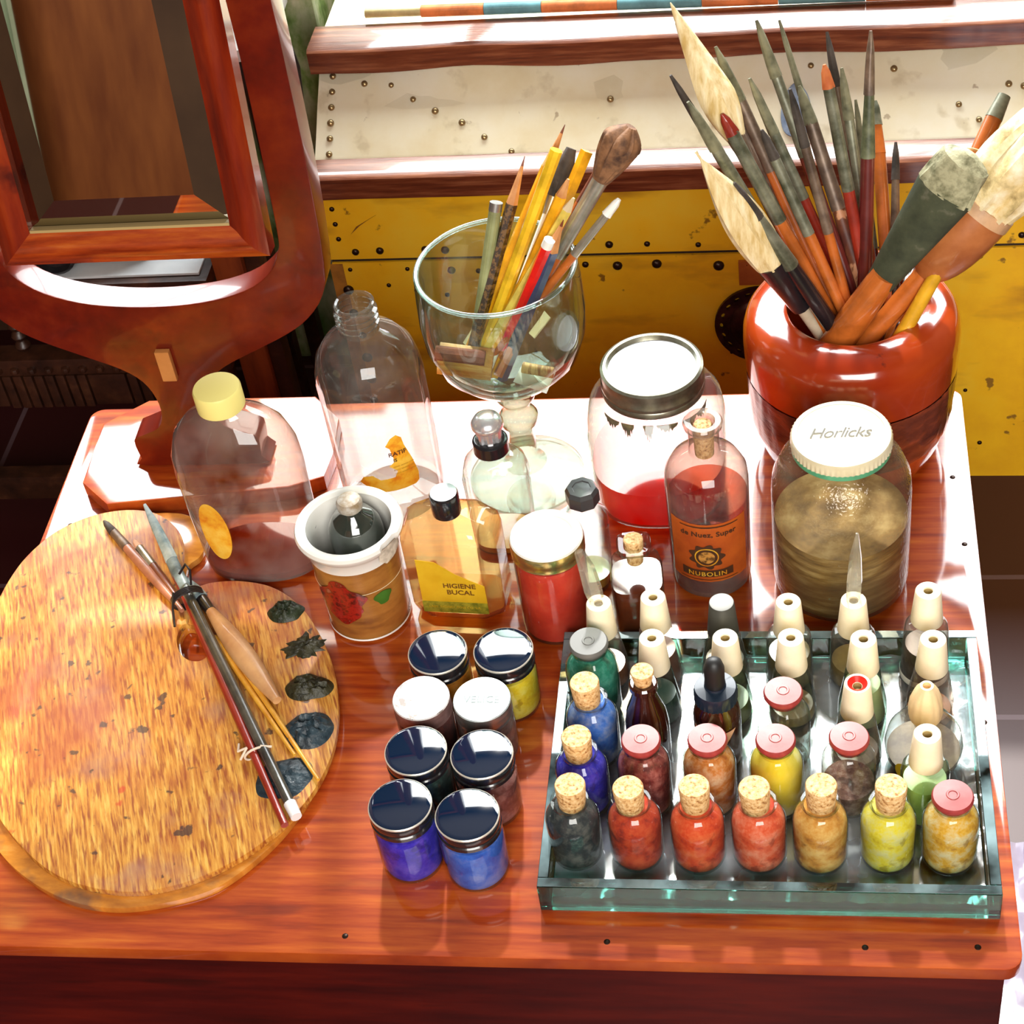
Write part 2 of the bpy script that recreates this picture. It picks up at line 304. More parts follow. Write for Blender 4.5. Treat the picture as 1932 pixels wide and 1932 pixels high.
def on_cyl(x, y, r, th0, z0, sx=1.0, sy=1.0, sq=2.0):
    a = th0 + x / r; c, s = math.cos(a), math.sin(a); k = (abs(c) ** sq + abs(s) ** sq) ** (-1.0 / sq)
    return (r * k * c * sx, r * k * s * sy, z0 + y)
def copy_tree(root, loc, label, group=None, rz=None):
    r = root.copy(); COL.objects.link(r); r.location = loc; r['label'] = label
    if group: r['group'] = group
    if rz is not None: r.rotation_euler = (0, 0, rz)
    for ch in list(root.children):
        c = ch.copy(); COL.objects.link(c); c.parent = r
        for g in list(ch.children):
            d = g.copy(); COL.objects.link(d); d.parent = c
    return r

# ------------------------------------------------------------------ the room
M_TILE, n_, l_, b_ = nt('dark red floor tiles'); MC['tile'] = M_TILE
_tc = n_.new('ShaderNodeTexCoord'); _br = n_.new('ShaderNodeTexBrick'); _br.offset = 0.0
_br.inputs['Scale'].default_value = 1.0; _br.inputs['Brick Width'].default_value = 0.2; _br.inputs['Row Height'].default_value = 0.2; _br.inputs['Mortar Size'].default_value = 0.0035
_br.inputs['Color1'].default_value = (0.045, 0.006, 0.005, 1); _br.inputs['Color2'].default_value = (0.034, 0.004, 0.005, 1); _br.inputs['Mortar'].default_value = (0.12, 0.07, 0.08, 1)
l_.new(_tc.outputs['Object'], _br.inputs[0]); l_.new(_br.outputs[0], b_.inputs[0]); b_.inputs['Roughness'].default_value = 0.45
M_PLASTER = noisy('dark brown plaster', [(0.3, (0.055, 0.022, 0.010)), (0.7, (0.12, 0.055, 0.025))], 3, rough=0.8)
M_WALLBACK = noisy('ochre plaster', [(0.3, (0.10, 0.08, 0.05)), (0.7, (0.18, 0.14, 0.09))], 3, rough=0.8)
M_MOSS = noisy('mossy stone', [(0.30, (0.06, 0.09, 0.02)), (0.42, (0.25, 0.36, 0.10)), (0.52, (0.50, 0.54, 0.30)), (0.68, (0.80, 0.76, 0.55))], 26, (1, 1, 0.6), rough=0.85, detail=10, bump=0.8, extra=(7, (1, 1, 0.5), 0.5, 0.6, (0.05, 0.13, 0.02), 0.8))
M_CEIL = plain('ceiling plaster', (0.09, 0.07, 0.055), 0.9)
X0, X1, Y0, Y1, ZC = -1.25, 2.3, -2.0, 2.1, 2.7
struct('floor', box(X0, X1, Y0, Y1, ZF - 0.05, ZF), M_TILE)
struct('ceiling', box(X0, X1, Y0, Y1, ZC, ZC + 0.05), M_CEIL)
struct('wall_left', box(X0 - 0.05, X0, Y0, Y1, ZF - 0.05, ZC), M_PLASTER)
struct('wall_right', box(X1, X1 + 0.05, Y0, Y1, ZF - 0.05, ZC), M_PLASTER)
bm = box(X0, 0.1, Y0 - 0.05, Y0, ZF - 0.05, ZC); box(1.7, X1, Y0 - 0.05, Y0, ZF - 0.05, ZC, bm=bm)
box(0.1, 1.7, Y0 - 0.05, Y0, ZF - 0.05, 0.75, bm=bm); box(0.1, 1.7, Y0 - 0.05, Y0, 2.15, ZC, bm=bm)
struct('wall_front', bm, M_PLASTER)
bm = box(X0, X1, Y1, Y1 + 0.05, ZF - 0.05, 0.78); box(X0, X1, Y1, Y1 + 0.05, 2.46, ZC, bm=bm)
box(X0, -1.21, Y1, Y1 + 0.05, 0.78, 2.46, bm=bm); box(1.9, X1, Y1, Y1 + 0.05, 0.78, 2.46, bm=bm)
struct('wall_back', bm, M_WALLBACK)
bm = bmesh.new()
for x in (-1.22, -0.70, 0.86, 1.87): box(x, x + 0.04, 2.04, 2.12, 0.78, 2.46, bm=bm)
box(-1.22, 1.94, 2.04, 2.12, 0.74, 0.80, bm=bm); box(-1.22, 1.94, 2.04, 2.12, 2.44, 2.50, bm=bm)
struct('window_1', bm, M_SLAT)
bm = box(0.05, 1.75, -2.04, -1.98, 0.70, 0.76); box(0.05, 1.75, -2.04, -1.98, 2.14, 2.20, bm=bm)
box(0.05, 0.11, -2.04, -1.98, 0.76, 2.14, bm=bm); box(1.69, 1.75, -2.04, -1.98, 0.76, 2.14, bm=bm)
struct('fill_window', bm, M_SLAT)  # frame added around the front fill light
cb = thing('added_cupboard', 'tall plain brown wooden cupboard added out of view for its reflection in the dressing mirror', 'cupboard', (-0.55, -1.72, ZF))  # added behind the camera to give the mirror a brown reflection
M_CUP = noisy('brown cupboard wood', [(0.3, (0.16, 0.035, 0.008)), (0.7, (0.30, 0.085, 0.02))], 4, (5, 5, 1), rough=0.5)
obj('cupboard_body', box(-0.5, 0.42, -0.22, 0.18, 0, 1.9, 0.004), M_CUP, cb)
for x0_, x1_ in ((-0.49, 0.41),): dr = obj('door', box(x0_, x1_, 0.181, 0.197, 0.06, 1.86, 0.004), M_CUP, cb); obj('knob', lathe([(0.004, 0), (0.004, 0.012), (0.012, 0.018), (0.010, 0.026), (0, 0.028)], 16), M_NAILB, dr)
cu_ = bmesh.new()
gr = [[cu_.verts.new((x * 0.0045 - 0.1, 0.022 * math.sin(x * 0.9) + 0.01 * math.sin(x * 0.37), z * 0.1)) for z in range(20)] for x in range(18)]
for x in range(17):
    for z in range(19): cu_.faces.new((gr[x][z], gr[x + 1][z], gr[x + 1][z + 1], gr[x][z + 1]))
o = obj('curtain', cu_, noisy('pale green curtain', [(0.3, (0.32, 0.38, 0.26)), (0.7, (0.55, 0.60, 0.45))], 8), None, True, (-0.72, -1.42, ZF + 0.01)); tag(o, 'pale green hanging curtain added out of view for its reflection in the dressing mirror', 'curtain')  # added unseen so the mirror shows pale green strips
# partition added to shade the stand, and the mossy stone pier beside the trunk
struct('wall_shade_partition', box(X0, -0.101, 1.30, 1.36, ZF, 0.52), M_PLASTER)
struct('wall_pier', box(-0.10, 0.085, 1.22, 1.42, ZF, 0.40, 0.006), M_MOSS)

# ------------------------------------------------------------------ the table
t = thing('wooden_table', 'red varnished wooden box table holding the whole still life', 'table', (0, 0, 0))
o = obj('tabletop', prism(rrect(-0.001, 0.762, -0.008, 0.548, 0.012), 0.012, bev=0.0015), M_TABLE, t, loc=(0, 0, -0.012))
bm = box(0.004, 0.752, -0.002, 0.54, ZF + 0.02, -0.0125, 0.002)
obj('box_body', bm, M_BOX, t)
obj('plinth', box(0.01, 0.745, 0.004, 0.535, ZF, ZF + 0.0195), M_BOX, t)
ns = lathe([(0, 0.0006), (0.0016, 0.0004), (0.0022, 0.0)], 10); nail0 = None
for (x, y) in ((0.745, 0.505), (0.748, 0.44), (0.752, 0.365), (0.735, 0.008), (0.665, 0.006), (0.50, 0.006), (0.325, 0.006), (0.22, 0.53), (0.02, 0.40), (0.03, 0.49), (0.753, 0.19)):
    if nail0 is None: nail0 = obj('nail', ns, M_NAIL, t, loc=(x, y, 0.0)); continue
    c = nail0.copy(); COL.objects.link(c); c.location = (x, y, 0.0); c.parent = t

# ------------------------------------------------------------------ the trunk behind
TR = thing('hide_trunk', 'yellow rawhide travelling trunk with wooden slats and iron nails behind the table', 'trunk', (0.113, 0.98, ZF), math.radians(-1.2))
TL, TD = 1.35, 0.50
def yz_prism(pts, x0, x1, bm=None):
    bm = bm or bmesh.new()
    A = [bm.verts.new((x0, y, z)) for y, z in pts]; B = [bm.verts.new((x1, y, z)) for y, z in pts]
    bm.faces.new(A); bm.faces.new(B[::-1])
    for i in range(len(pts)): bm.faces.new((A[i], A[(i + 1) % len(pts)], B[(i + 1) % len(pts)], B[i]))
    return bm
ZS, ZL, ZT = 0.333, 0.428, 0.530                 # seam, lid edge and lid top above the floor
obj('trunk_body', yz_prism([(0, 0), (0, ZS - 0.003), (TD, ZS - 0.003), (TD, 0)], 0, TL), M_HIDE, TR, False)
lid = obj('lid', yz_prism([(0, ZS + 0.002), (0, ZL), (TD, ZL), (TD, ZS + 0.002)], -0.002, TL), M_HIDE, TR, False)
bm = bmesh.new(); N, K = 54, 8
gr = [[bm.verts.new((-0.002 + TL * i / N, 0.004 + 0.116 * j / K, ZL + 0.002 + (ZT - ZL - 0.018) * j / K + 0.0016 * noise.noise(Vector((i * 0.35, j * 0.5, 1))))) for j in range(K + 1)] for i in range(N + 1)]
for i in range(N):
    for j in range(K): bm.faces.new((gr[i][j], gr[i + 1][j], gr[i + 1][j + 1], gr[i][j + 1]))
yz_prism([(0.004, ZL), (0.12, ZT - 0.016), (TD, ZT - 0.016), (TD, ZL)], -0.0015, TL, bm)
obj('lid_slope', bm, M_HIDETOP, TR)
obj('seam_gap', box(0.0, TL, 0.003, TD - 0.01, ZS - 0.004, ZS + 0.003), M_DARKIN, TR, False)
def wavy_slat(y0, y1, z0, z1, seed, amp):
    bm = bmesh.new(); n = 60; rings = []
    for i in range(n + 1):
        x = -0.008 + (TL + 0.01) * i / n; d = amp * noise.noise(Vector((x * 5, seed, 0))); e = amp * noise.noise(Vector((x * 9, seed + 9, 0)))
        rings.append([bm.verts.new((x, y, z)) for y, z in ((y0 + d, z0 + e), (y0 + d, z1 + e * .5 - .003), (y0 + d + 0.004, z1 + e * .5), (y1, z1), (y1, z0))])
    for A, B in zip(rings, rings[1:]):
        for k in range(5): bm.faces.new((A[k], A[(k + 1) % 5], B[(k + 1) % 5], B[k]))
    bm.faces.new(rings[0]); bm.faces.new(rings[-1][::-1]); return bm
obj('slat', wavy_slat(-0.014, 0.022, ZL - 0.004, ZL + 0.024, 3, 0.0012), M_SLAT, TR, True)
obj('slat', wavy_slat(0.098, 0.150, ZT - 0.018, ZT + 0.010, 8, 0.0040), M_SLAT, TR, True)
obj('slat', wavy_slat(0.30, 0.345, ZT - 0.018, ZT + 0.006, 12, 0.002), M_SLAT, TR, True)
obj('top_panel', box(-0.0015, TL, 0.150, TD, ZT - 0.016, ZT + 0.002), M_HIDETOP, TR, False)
nb = lathe([(0.0042, 0), (0.0040, 0.0016), (0.0026, 0.0030), (0, 0.0036)], 12)
nm = obj('nail', nb, M_NAIL, TR); nm.location = (0.03, 0, ZS + 0.012); nm.rotation_euler = (PI / 2, 0, 0)
nb2 = obj('nail', lathe([(0.0036, 0), (0.0034, 0.0014), (0.0022, 0.0026), (0, 0.003)], 12), M_NAILB, TR)
slope = math.atan2(ZT - ZL - 0.018, 0.116)
def slope_pt(x, s): return (x, 0.004 + 0.116 * s, ZL + 0.003 + (ZT - ZL - 0.018) * s)
nb2.location = slope_pt(0.05, 0.8); nb2.rotation_euler = (slope, 0, 0)
def nail(src, loc, rot, s=1.0):
    c = src.copy(); COL.objects.link(c); c.parent = TR; c.location = loc; c.rotation_euler = rot; c.scale = (s, s, s)
rn = random.Random(5)
for i in range(19): nail(nm, (0.055 + i * 0.044 + rn.uniform(-.012, .012), 0, ZS + 0.012 + rn.uniform(-.002, .002)), (PI / 2, 0, 0), rn.uniform(0.75, 1.15))
for i in range(17): nail(nm, (0.03 + i * 0.049 + rn.uniform(-.012, .012), 0, ZS - 0.014 + rn.uniform(-.004, .002)), (PI / 2, 0, 0), rn.uniform(0.6, 1.5))
for i in range(9): nail(nm, (0.015 + rn.uniform(-.003, .003), 0, ZS - 0.04 - i * 0.033), (PI / 2, 0, 0), rn.uniform(1.0, 1.5))
for i in range(4): nail(nm, (0.014, 0, ZS + 0.03 + i * 0.02), (PI / 2, 0, 0), 0.7)
for i in range(7): nail(nb2, slope_pt(0.014, 0.12 + i * 0.125), (slope, 0, 0), rn.uniform(0.9, 1.2))
for (x, s) in ((0.08, .78), (0.105, .66), (0.13, .56), (0.16, .46), (0.185, .34), (0.215, .22), (0.53, .80), (0.495, .66), (0.455, .30), (0.43, .4), (0.56, .5), (0.68, .46), (0.615, .75), (0.80, .82), (0.775, .70), (0.745, .58), (0.72, .46), (0.70, .34), (0.73, .60), (0.32, .13), (0.02, .93), (0.32, .6)): nail(nb2, slope_pt(x, s), (slope, 0, 0), rn.uniform(0.8, 1.1))
for (x, z) in ((0.06, -.035), (0.09, -.043), (0.125, -.05), (0.31, -.16), (0.40, -.19), (0.44, -.14), (0.5, -.2), (0.62, -.05), (0.66, -.045), (0.70, -.2), (0.72, -.28), (0.69, -.25)): nail(nm, (x, 0, ZS + z), (PI / 2, 0, 0), rn.uniform(0.45, 0.7))
sc_ = obj('knife_scar', prism([(-0.016, -0.012), (-0.008, -0.002), (0.017, 0.013), (0.006, 0.006), (-0.004, -0.001)], 0.0004), paint('brown scar', (0.28, 0.10, 0.01), 0.6), TR, False); sc_.location = (0.045, -0.0002, ZS + 0.048); sc_.rotation_euler = (PI / 2, 0, 0)
obj('edge_binding', box(-0.003, 0.012, -0.0012, 0.0, 0.002, ZS - 0.004), paint('brown hide binding', (0.50, 0.22, 0.03), 0.6), TR, False)
# perforated round lock plate on the front
LP = smoothloop([(0.052 * math.cos(a), 0.052 * math.sin(a)) for a in [2 * PI * k / 24 for k in range(24)]], 2)
holes = []
for k in range(20):
    a = 2 * PI * k / 20
    for (rr, w_, h_) in ((0.0445, 0.0020, 0.0042),):
        cx_, cy_ = rr * math.cos(a), rr * math.sin(a)
        holes.append([(cx_ + w_ * math.cos(q) * math.cos(a) - h_ * math.sin(q) * math.sin(a), cy_ + w_ * math.cos(q) * math.sin(a) + h_ * math.sin(q) * math.cos(a)) for q in [2 * PI * j / 10 for j in range(10)]])
lp = obj('lock_plate', prism(LP, 0.004, holes), M_IRON, TR, False); lp.location = (0.475, -0.001, 0.235); lp.rotation_euler = (PI / 2, 0, 0)
bs = obj('lock_boss', lathe([(0.036, 0), (0.034, 0.004), (0.026, 0.008), (0.010, 0.010), (0, 0.0105)], 32), M_IRON, lp, loc=(0, 0, 0.003))
tb = obj('leather_tab', box(0.452, 0.502, -0.004, 0.0, 0.290, 0.322, 0.001), M_LEATHER, TR)
pt = obj('metal_tab', prism(smoothloop([(-0.016, 0.0), (-0.012, 0.022), (0.0, 0.036), (0.012, 0.022), (0.016, 0.0), (0.012, -0.018), (0, -0.024), (-0.012, -0.018)]), 0.002, bev=0.0005), noisy('blue grey metal', [(0.3, (0.16, 0.22, 0.34)), (0.7, (0.40, 0.48, 0.60))], 60, rough=0.4, metal=0.3), TR, False)
pt.location = slope_pt(0.515, 0.42); pt.rotation_euler = (slope, 0, 0)
# coloured stick lying on the trunk
bm = bmesh.new(); st = thing('thread_wrapped_stick', 'long thin stick wrapped in orange and blue thread lying on top of the trunk', 'stick', (0.165, 1.150, ZT + ZF + 0.0125), math.radians(-2.4)); st.location.y -= 0.012
mats = [paint('pale bamboo', (0.55, 0.45, 0.2)), paint('orange thread', (0.75, 0.22, 0.06), 0.8), paint('blue grey thread', (0.13, 0.32, 0.36), 0.8)]
x = 0.0
for i, ln in enumerate((0.063, 0.070, 0.063, 0.082, 0.09, 0.08, 0.09, 0.09)):
    k = 0 if i == 0 else (1 if i % 2 else 2)
    obj('stick_end' if i == 0 else 'thread_band', tube([(x, 0, 0.006), (x + ln - 0.0005, 0, 0.006)], 0.0052 if i == 0 else 0.0066, 14), mats[k], st); x += ln

# ------------------------------------------------------------------ dressing mirror on the left
MR = thing('dressing_mirror', 'tilting mahogany dressing mirror in a curved yoke on an octagonal foot', 'mirror', (0.128, 0.466, 0))
obj('foot_board', prism([(-0.103, -0.030), (-0.074, -0.057), (0.080, -0.040), (0.108, -0.028), (0.111, 0.0), (0.108, 0.045), (0.082, 0.075), (-0.07, 0.075), (-0.105, 0.045)], 0.015, bev=0.0015), M_TABLE, MR)
half = [(0.150, 0.60), (0.1515, 0.45), (0.150, 0.32), (0.1455, 0.222), (0.138, 0.190), (0.122, 0.168), (0.102, 0.153), (0.072, 0.137), (0.044, 0.122), (0.029, 0.108), (0.0225, 0.090), (0.0225, 0.072), (0.029, 0.058), (0.045, 0.050), (0.054, 0.044), (0.053, 0.024), (0.051, 0.0152)]
inner = [(0.111, 0.232), (0.103, 0.216), (0.085, 0.201), (0.059, 0.191), (0.030, 0.186), (0.0, 0.1845)]
outl = half + [(-x, z) for x, z in half[::-1]]
outl += [(-0.122, 0.60), (-0.120, 0.40), (-0.117, 0.30), (-0.1145, 0.245)] + [(-x, z) for x, z in inner] + inner[:-1][::-1] + [(0.1145, 0.245), (0.117, 0.30), (0.120, 0.40), (0.122, 0.60)]
bm = prism([(p.x, max(p.y, 0.0153)) for p in smoothloop(outl, 3)], 0.026, bev=0.0012)
yk = obj('yoke', bm, M_YOKE, MR); yk.rotation_euler = (PI / 2, 0, 0); yk.location = (0, 0.015, 0)
obj('wooden_peg', box(-0.009, 0.003, -0.017, -0.0115, 0.113, 0.143, 0.001), noisy('light wood peg', [(0.3, (0.40, 0.14, 0.03)), (0.7, (0.6, 0.27, 0.08))], 20, rough=0.4), MR)
FR = thing('mirror_frame', '', None, (0, 0, 0)); del FR['label']; bpy.data.objects.remove(FR)
TA = math.radians(9); FZ, FY = 0.231, -0.010
def tilt(o): o.location = (0, FY, FZ); o.rotation_euler = (-TA, 0, 0)
HW, HH, RW = 0.106, 0.44, 0.0265
def rail(x0, x1, z0, z1, m0, m1, horiz):
    """frame member with mitred ends and a rounded face"""
    bm = bmesh.new(); n = 6; rings = []
    for (s, mi) in ((0, m0), (1, m1)):
        ring = []
        for k in range(n + 1):
            u = k / n; yy = -0.006 * math.sin(PI * min(1, u * 1.15)) - 0.004
            w_ = RW * u
            if horiz: ring.append(bm.verts.new(((x0 + w_ if s == 0 else x1 - w_), yy, z0 + w_ if z0 < z1 else z0 - w_)))
            else: ring.append(bm.verts.new((x0 + w_ if x0 < x1 else x0 - w_, yy, (z0 + w_ if s == 0 else z1 - w_))))
        for yb, w_ in ((0.012, RW), (0.012, 0)):
            if horiz: ring.append(bm.verts.new(((x0 + w_ if s == 0 else x1 - w_), yb, z0 + w_ if z0 < z1 else z0 - w_)))
            else: ring.append(bm.verts.new((x0 + w_ if x0 < x1 else x0 - w_, yb, (z0 + w_ if s == 0 else z1 - w_))))
        rings.append(ring)
    A, B = rings
    for k in range(len(A)): bm.faces.new((A[k], A[(k + 1) % len(A)], B[(k + 1) % len(A)], B[k]))
    bm.faces.new(A); bm.faces.new(B[::-1]); return bm
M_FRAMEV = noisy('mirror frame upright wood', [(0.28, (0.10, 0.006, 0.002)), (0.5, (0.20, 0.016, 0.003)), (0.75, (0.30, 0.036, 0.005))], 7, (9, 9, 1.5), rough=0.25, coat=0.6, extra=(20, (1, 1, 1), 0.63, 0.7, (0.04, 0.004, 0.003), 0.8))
tilt(obj('frame_rail', rail(-HW, HW, 0, 1, 1, 1, True), M_FRAME, MR))
tilt(obj('frame_rail', rail(-HW, HW, HH, 0, 1, 1, True), M_FRAME, MR))
tilt(obj('frame_stile', rail(-HW, 0, 0, HH, 1, 1, False), M_FRAMEV, MR))
tilt(obj('frame_stile', rail(HW, -HW, 0, HH, 1, 1, False), M_FRAMEV, MR))
M_MIRROR = plain('old mirror silvering', (0.62, 0.60, 0.50), 0.015, 1.0)
a, b = HW - RW - 0.0002, RW + 0.0002; bw = 0.024
bm = bmesh.new()
o4 = [bm.verts.new(v) for v in ((-a, 0.0045, b), (a, 0.0045, b), (a, 0.0045, HH - b), (-a, 0.0045, HH - b))]
i4 = [bm.verts.new(v) for v in ((-a + bw, 0.0008, b + bw), (a - bw, 0.0008, b + bw), (a - bw, 0.0008, HH - b - bw), (-a + bw, 0.0008, HH - b - bw))]
bk = [bm.verts.new((v.co.x, 0.009, v.co.z)) for v in o4]
bm.faces.new(i4)
for k in range(4): bm.faces.new((o4[k], o4[(k + 1) % 4], i4[(k + 1) % 4], i4[k])); bm.faces.new((bk[k], bk[(k + 1) % 4], o4[(k + 1) % 4], o4[k]))
bm.faces.new(bk[::-1])
tilt(obj('bevelled_mirror_glass', bm, M_MIRROR, MR, False))
tilt(obj('sight_edge', box(-a, a, -0.004, 0.004, b - 0.004, b + 0.002, 0.0005), plain('pale gilt edge', (0.42, 0.30, 0.12), 0.4), MR))

# ------------------------------------------------------------------ dark carved side stand and things behind the mirror
M_DARKW = noisy('dark carved wood', [(0.3, (0.012, 0.004, 0.002)), (0.55, (0.05, 0.016, 0.007)), (0.8, (0.13, 0.05, 0.02))], 25, rough=0.4, bump=0.6)
SS = thing('carved_side_stand', 'dark carved wooden stand with spindles and a fringed apron at left behind the table', 'stand', (-0.24, 0.90, ZF))
M_PALETOP = noisy('pale painted top', [(0.3, (0.55, 0.60, 0.62)), (0.7, (0.78, 0.80, 0.80))], 12, rough=0.25, coat=0.4)
obj('stand_top', box(-0.36, 0.235, 0.0, 0.17, 0.355, 0.372, 0.003), M_DARKW, SS)
obj('top_panel', box(-0.35, 0.225, 0.010, 0.165, 0.3725, 0.3755, 0.001), M_PALETOP, SS)
for x in (-0.34, 0.215):
    for y in (0.015, 0.155): obj('leg', box(x - 0.014, x + 0.014, y - 0.013, y + 0.013, 0, 0.354, 0.003), M_DARKW, SS)
obj('seat_rail', box(-0.36, 0.235, 0.0, 0.03, 0.245, 0.268, 0.003), M_DARKW, SS)
bm = bmesh.new(); x = -0.34
while x < 0.20:
    w_ = 0.045 if int((x + 1) * 20) % 3 == 0 else 0.011
    box(x, x + w_, 0.0, 0.018, 0.196 + (0.003 if w_ > .02 else 0), 0.244, 0.003, bm); x += w_ + 0.002
obj('apron', bm, M_DARKW, SS)
bm = bmesh.new()
for k in range(26): lathe([(0, -0.005), (0.0045, -0.003), (0.0055, 0), (0.0045, 0.003), (0, 0.005)], 8, bm=bm, off=(-0.33 + k * 0.0205, -0.001, 0.254))
obj('bead_moulding', bm, M_DARKW, SS)
sp = None
for k in range(8):
    x = -0.30 + k * 0.072
    if sp is None:
        prof = [(0.004, 0.268)] + [(0.0045 + 0.005 * abs(math.sin(j * PI / 4)), 0.268 + 0.087 * j / 24) for j in range(1, 24)] + [(0.004, 0.355)]
        sp = obj('spindle', lathe(prof, 12), M_DARKW, SS, loc=(x, 0.02, 0)); continue
    c = sp.copy(); COL.objects.link(c); c.parent = SS; c.location = (x, 0.02, 0)
obj('stretcher', box(-0.34, 0.215, 0.004, 0.026, 0.045, 0.082, 0.003), M_DARKW, SS)
CM = thing('camera', 'black camera with a silver button resting on the pale top behind the mirror', 'camera', (-0.16, 0.96, ZF + 0.376), math.radians(6))
M_CAMB = plain('black camera leather', (0.012, 0.010, 0.010), 0.35)
obj('camera_body', box(-0.13, 0.085, -0.03, 0.035, 0, 0.055, 0.012, seg=4), M_CAMB, CM)
lens = obj('lens', lathe([(0.024, 0), (0.025, 0.018), (0.021, 0.020), (0.019, 0.012), (0, 0.010)], 24), M_BLACKCAP, CM); lens.location = (-0.02, -0.028, 0.027); lens.rotation_euler = (PI / 2, 0, 0)
obj('shutter_button', lathe([(0.0045, 0), (0.0045, 0.004), (0, 0.005)], 14), M_CHROME, CM, loc=(0.045, -0.004, 0.0545))
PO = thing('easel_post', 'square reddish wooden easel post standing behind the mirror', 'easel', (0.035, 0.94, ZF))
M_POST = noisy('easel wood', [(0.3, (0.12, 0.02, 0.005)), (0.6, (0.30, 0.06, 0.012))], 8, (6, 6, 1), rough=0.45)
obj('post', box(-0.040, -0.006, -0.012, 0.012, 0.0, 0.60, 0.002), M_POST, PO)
obj('post_dark_side', box(-0.0055, 0.012, -0.004, 0.020, 0.0, 0.60, 0.002), M_DARKW, PO)  # the post's darker second face, its shade put into dark wood
CL = thing('dark_gap_post', 'black curved strip behind the mirror, a post above and the shadow gap beside the stone pier below', 'stand', (0.099, 1.066, ZF))  # lower part stands in for the shadow gap, upper part a black post
obj('leg', tube([(-0.150, 0, 0.008), (-0.134, 0, 0.046), (-0.110, 0, 0.111), (-0.080, 0, 0.200), (-0.050, 0, 0.30), (-0.028, 0, 0.391), (-0.012, 0, 0.47), (-0.006, 0, 0.53), (-0.008, 0, 0.565)], [0.009] * 8 + [0.006], 10, flat=0.6), plain('shadow gap black', (0.008, 0.007, 0.006), 0.4), CL)
WS = thing('white_stool', 'white painted stool whose corner shows behind the mirror yoke', 'stool', (-0.07, 1.11, ZF))
M_WP = plain('white paint', (0.80, 0.80, 0.78), 0.35)
obj('seat', box(-0.10, 0.130, -0.03, 0.10, 0.530, 0.545, 0.003), M_WP, WS)
for x in (-0.085, 0.07):
    for y in (-0.02, 0.085): obj('leg', box(x - 0.009, x + 0.009, y - 0.009, y + 0.009, 0, 0.5295), M_DARKW, WS)
# crumpled plastic on the floor, right
bm = bmesh.new(); N = 40
gr = [[None] * (N + 1) for _ in range(N + 1)]
for i in range(N + 1):
    for j in range(N + 1):
        u, v = i / N, j / N
        z = 0.030 * abs(noise.noise(Vector((u * 5, v * 5, 0)))) + 0.015 * abs(noise.noise(Vector((u * 13, v * 13, 3)))) + 0.001
        gr[i][j] = bm.verts.new((u * 0.30 + 0.02 * noise.noise(Vector((v * 4, 2, 0))), v * 0.42, z))
for i in range(N):
    for j in range(N): bm.faces.new((gr[i][j], gr[i + 1][j], gr[i + 1][j + 1], gr[i][j + 1]))
o = obj('crumpled_plastic_sheet', bm, noisy('pale plastic sheet', [(0.3, (0.26, 0.22, 0.30)), (0.7, (0.42, 0.38, 0.46))], 12, rough=0.25, coat=0.4), None, True, (0.770, 0.02, ZF)); tag(o, 'pale crumpled plastic sheet on the dark floor right of the table', 'plastic sheet')
#PART2
# ------------------------------------------------------------------ palettes, tied brushes, paint lumps
UP = [(-0.0057, 0.2439), (-0.0096, 0.2974), (-0.0044, 0.3385), (0.0076, 0.3669), (0.0225, 0.3850), (0.0455, 0.3990), (0.0714, 0.4045), (0.0957, 0.4010), (0.1139, 0.3890), (0.127, 0.3728), (0.1335, 0.3515), (0.1349, 0.3307), (0.1421, 0.3189), (0.1476, 0.316), (0.1547, 0.3159), (0.1653, 0.3200), (0.1865, 0.3215), (0.2142, 0.3150), (0.2394, 0.297), (0.2600, 0.2699), (0.2783, 0.235), (0.2899, 0.1963), (0.2936, 0.1592), (0.2894, 0.1281), (0.279, 0.1012), (0.2626, 0.0775), (0.2407, 0.0559), (0.2108, 0.0381), (0.1753, 0.0292), (0.136, 0.034), (0.1049, 0.0482), (0.0763, 0.0714), (0.0521, 0.0973), (0.0255, 0.1353), (0.004, 0.1854)]
HOLE = [(0.1525, 0.2751), (0.15, 0.2624), (0.1552, 0.2477), (0.1641, 0.239), (0.1744, 0.2379), (0.1793, 0.246), (0.1743, 0.2606), (0.164, 0.2717)]
LO = [(-0.0098, 0.2345), (-0.0111, 0.3077), (0.0035, 0.3492), (0.0205, 0.3800), (0.0418, 0.3960), (0.0666, 0.4030), (0.0942, 0.4065), (0.1194, 0.4050), (0.137, 0.3940), (0.1466, 0.3774), (0.146, 0.3561), (0.1379, 0.3413), (0.1478, 0.3120), (0.1633, 0.3100), (0.1952, 0.3080), (0.2340, 0.290), (0.2600, 0.2554), (0.2790, 0.203), (0.2850, 0.1631), (0.2840, 0.1249), (0.2740, 0.0948), (0.2600, 0.0699), (0.2408, 0.0467), (0.2213, 0.033), (0.1862, 0.0225), (0.1561, 0.0200), (0.1236, 0.0265), (0.0915, 0.0430), (0.0653, 0.0640), (0.0334, 0.100), (0.0037, 0.1593)]
pl = obj('painters_palette', prism(smoothloop(LO), 0.006, [smoothloop([(x + .001, y + .001) for x, y in HOLE])], bev=0.0012), M_PALETTE2, None, loc=(0, 0, 0.0002)); tag(pl, 'varnished stained wooden palette, the lower one showing under the big brown palette', 'palette')
PZ = 0.0135
pu = obj('painters_palette', prism(smoothloop(UP), 0.006, [smoothloop(HOLE)], bev=0.0012), M_PALETTE, None, loc=(0, 0, PZ - 0.0062)); tag(pu, 'large oval wooden palette with thumb hole, paint lumps and tied brushes, the upper one', 'palette')
pu.location.z = 0.0064; PZ = 0.0124
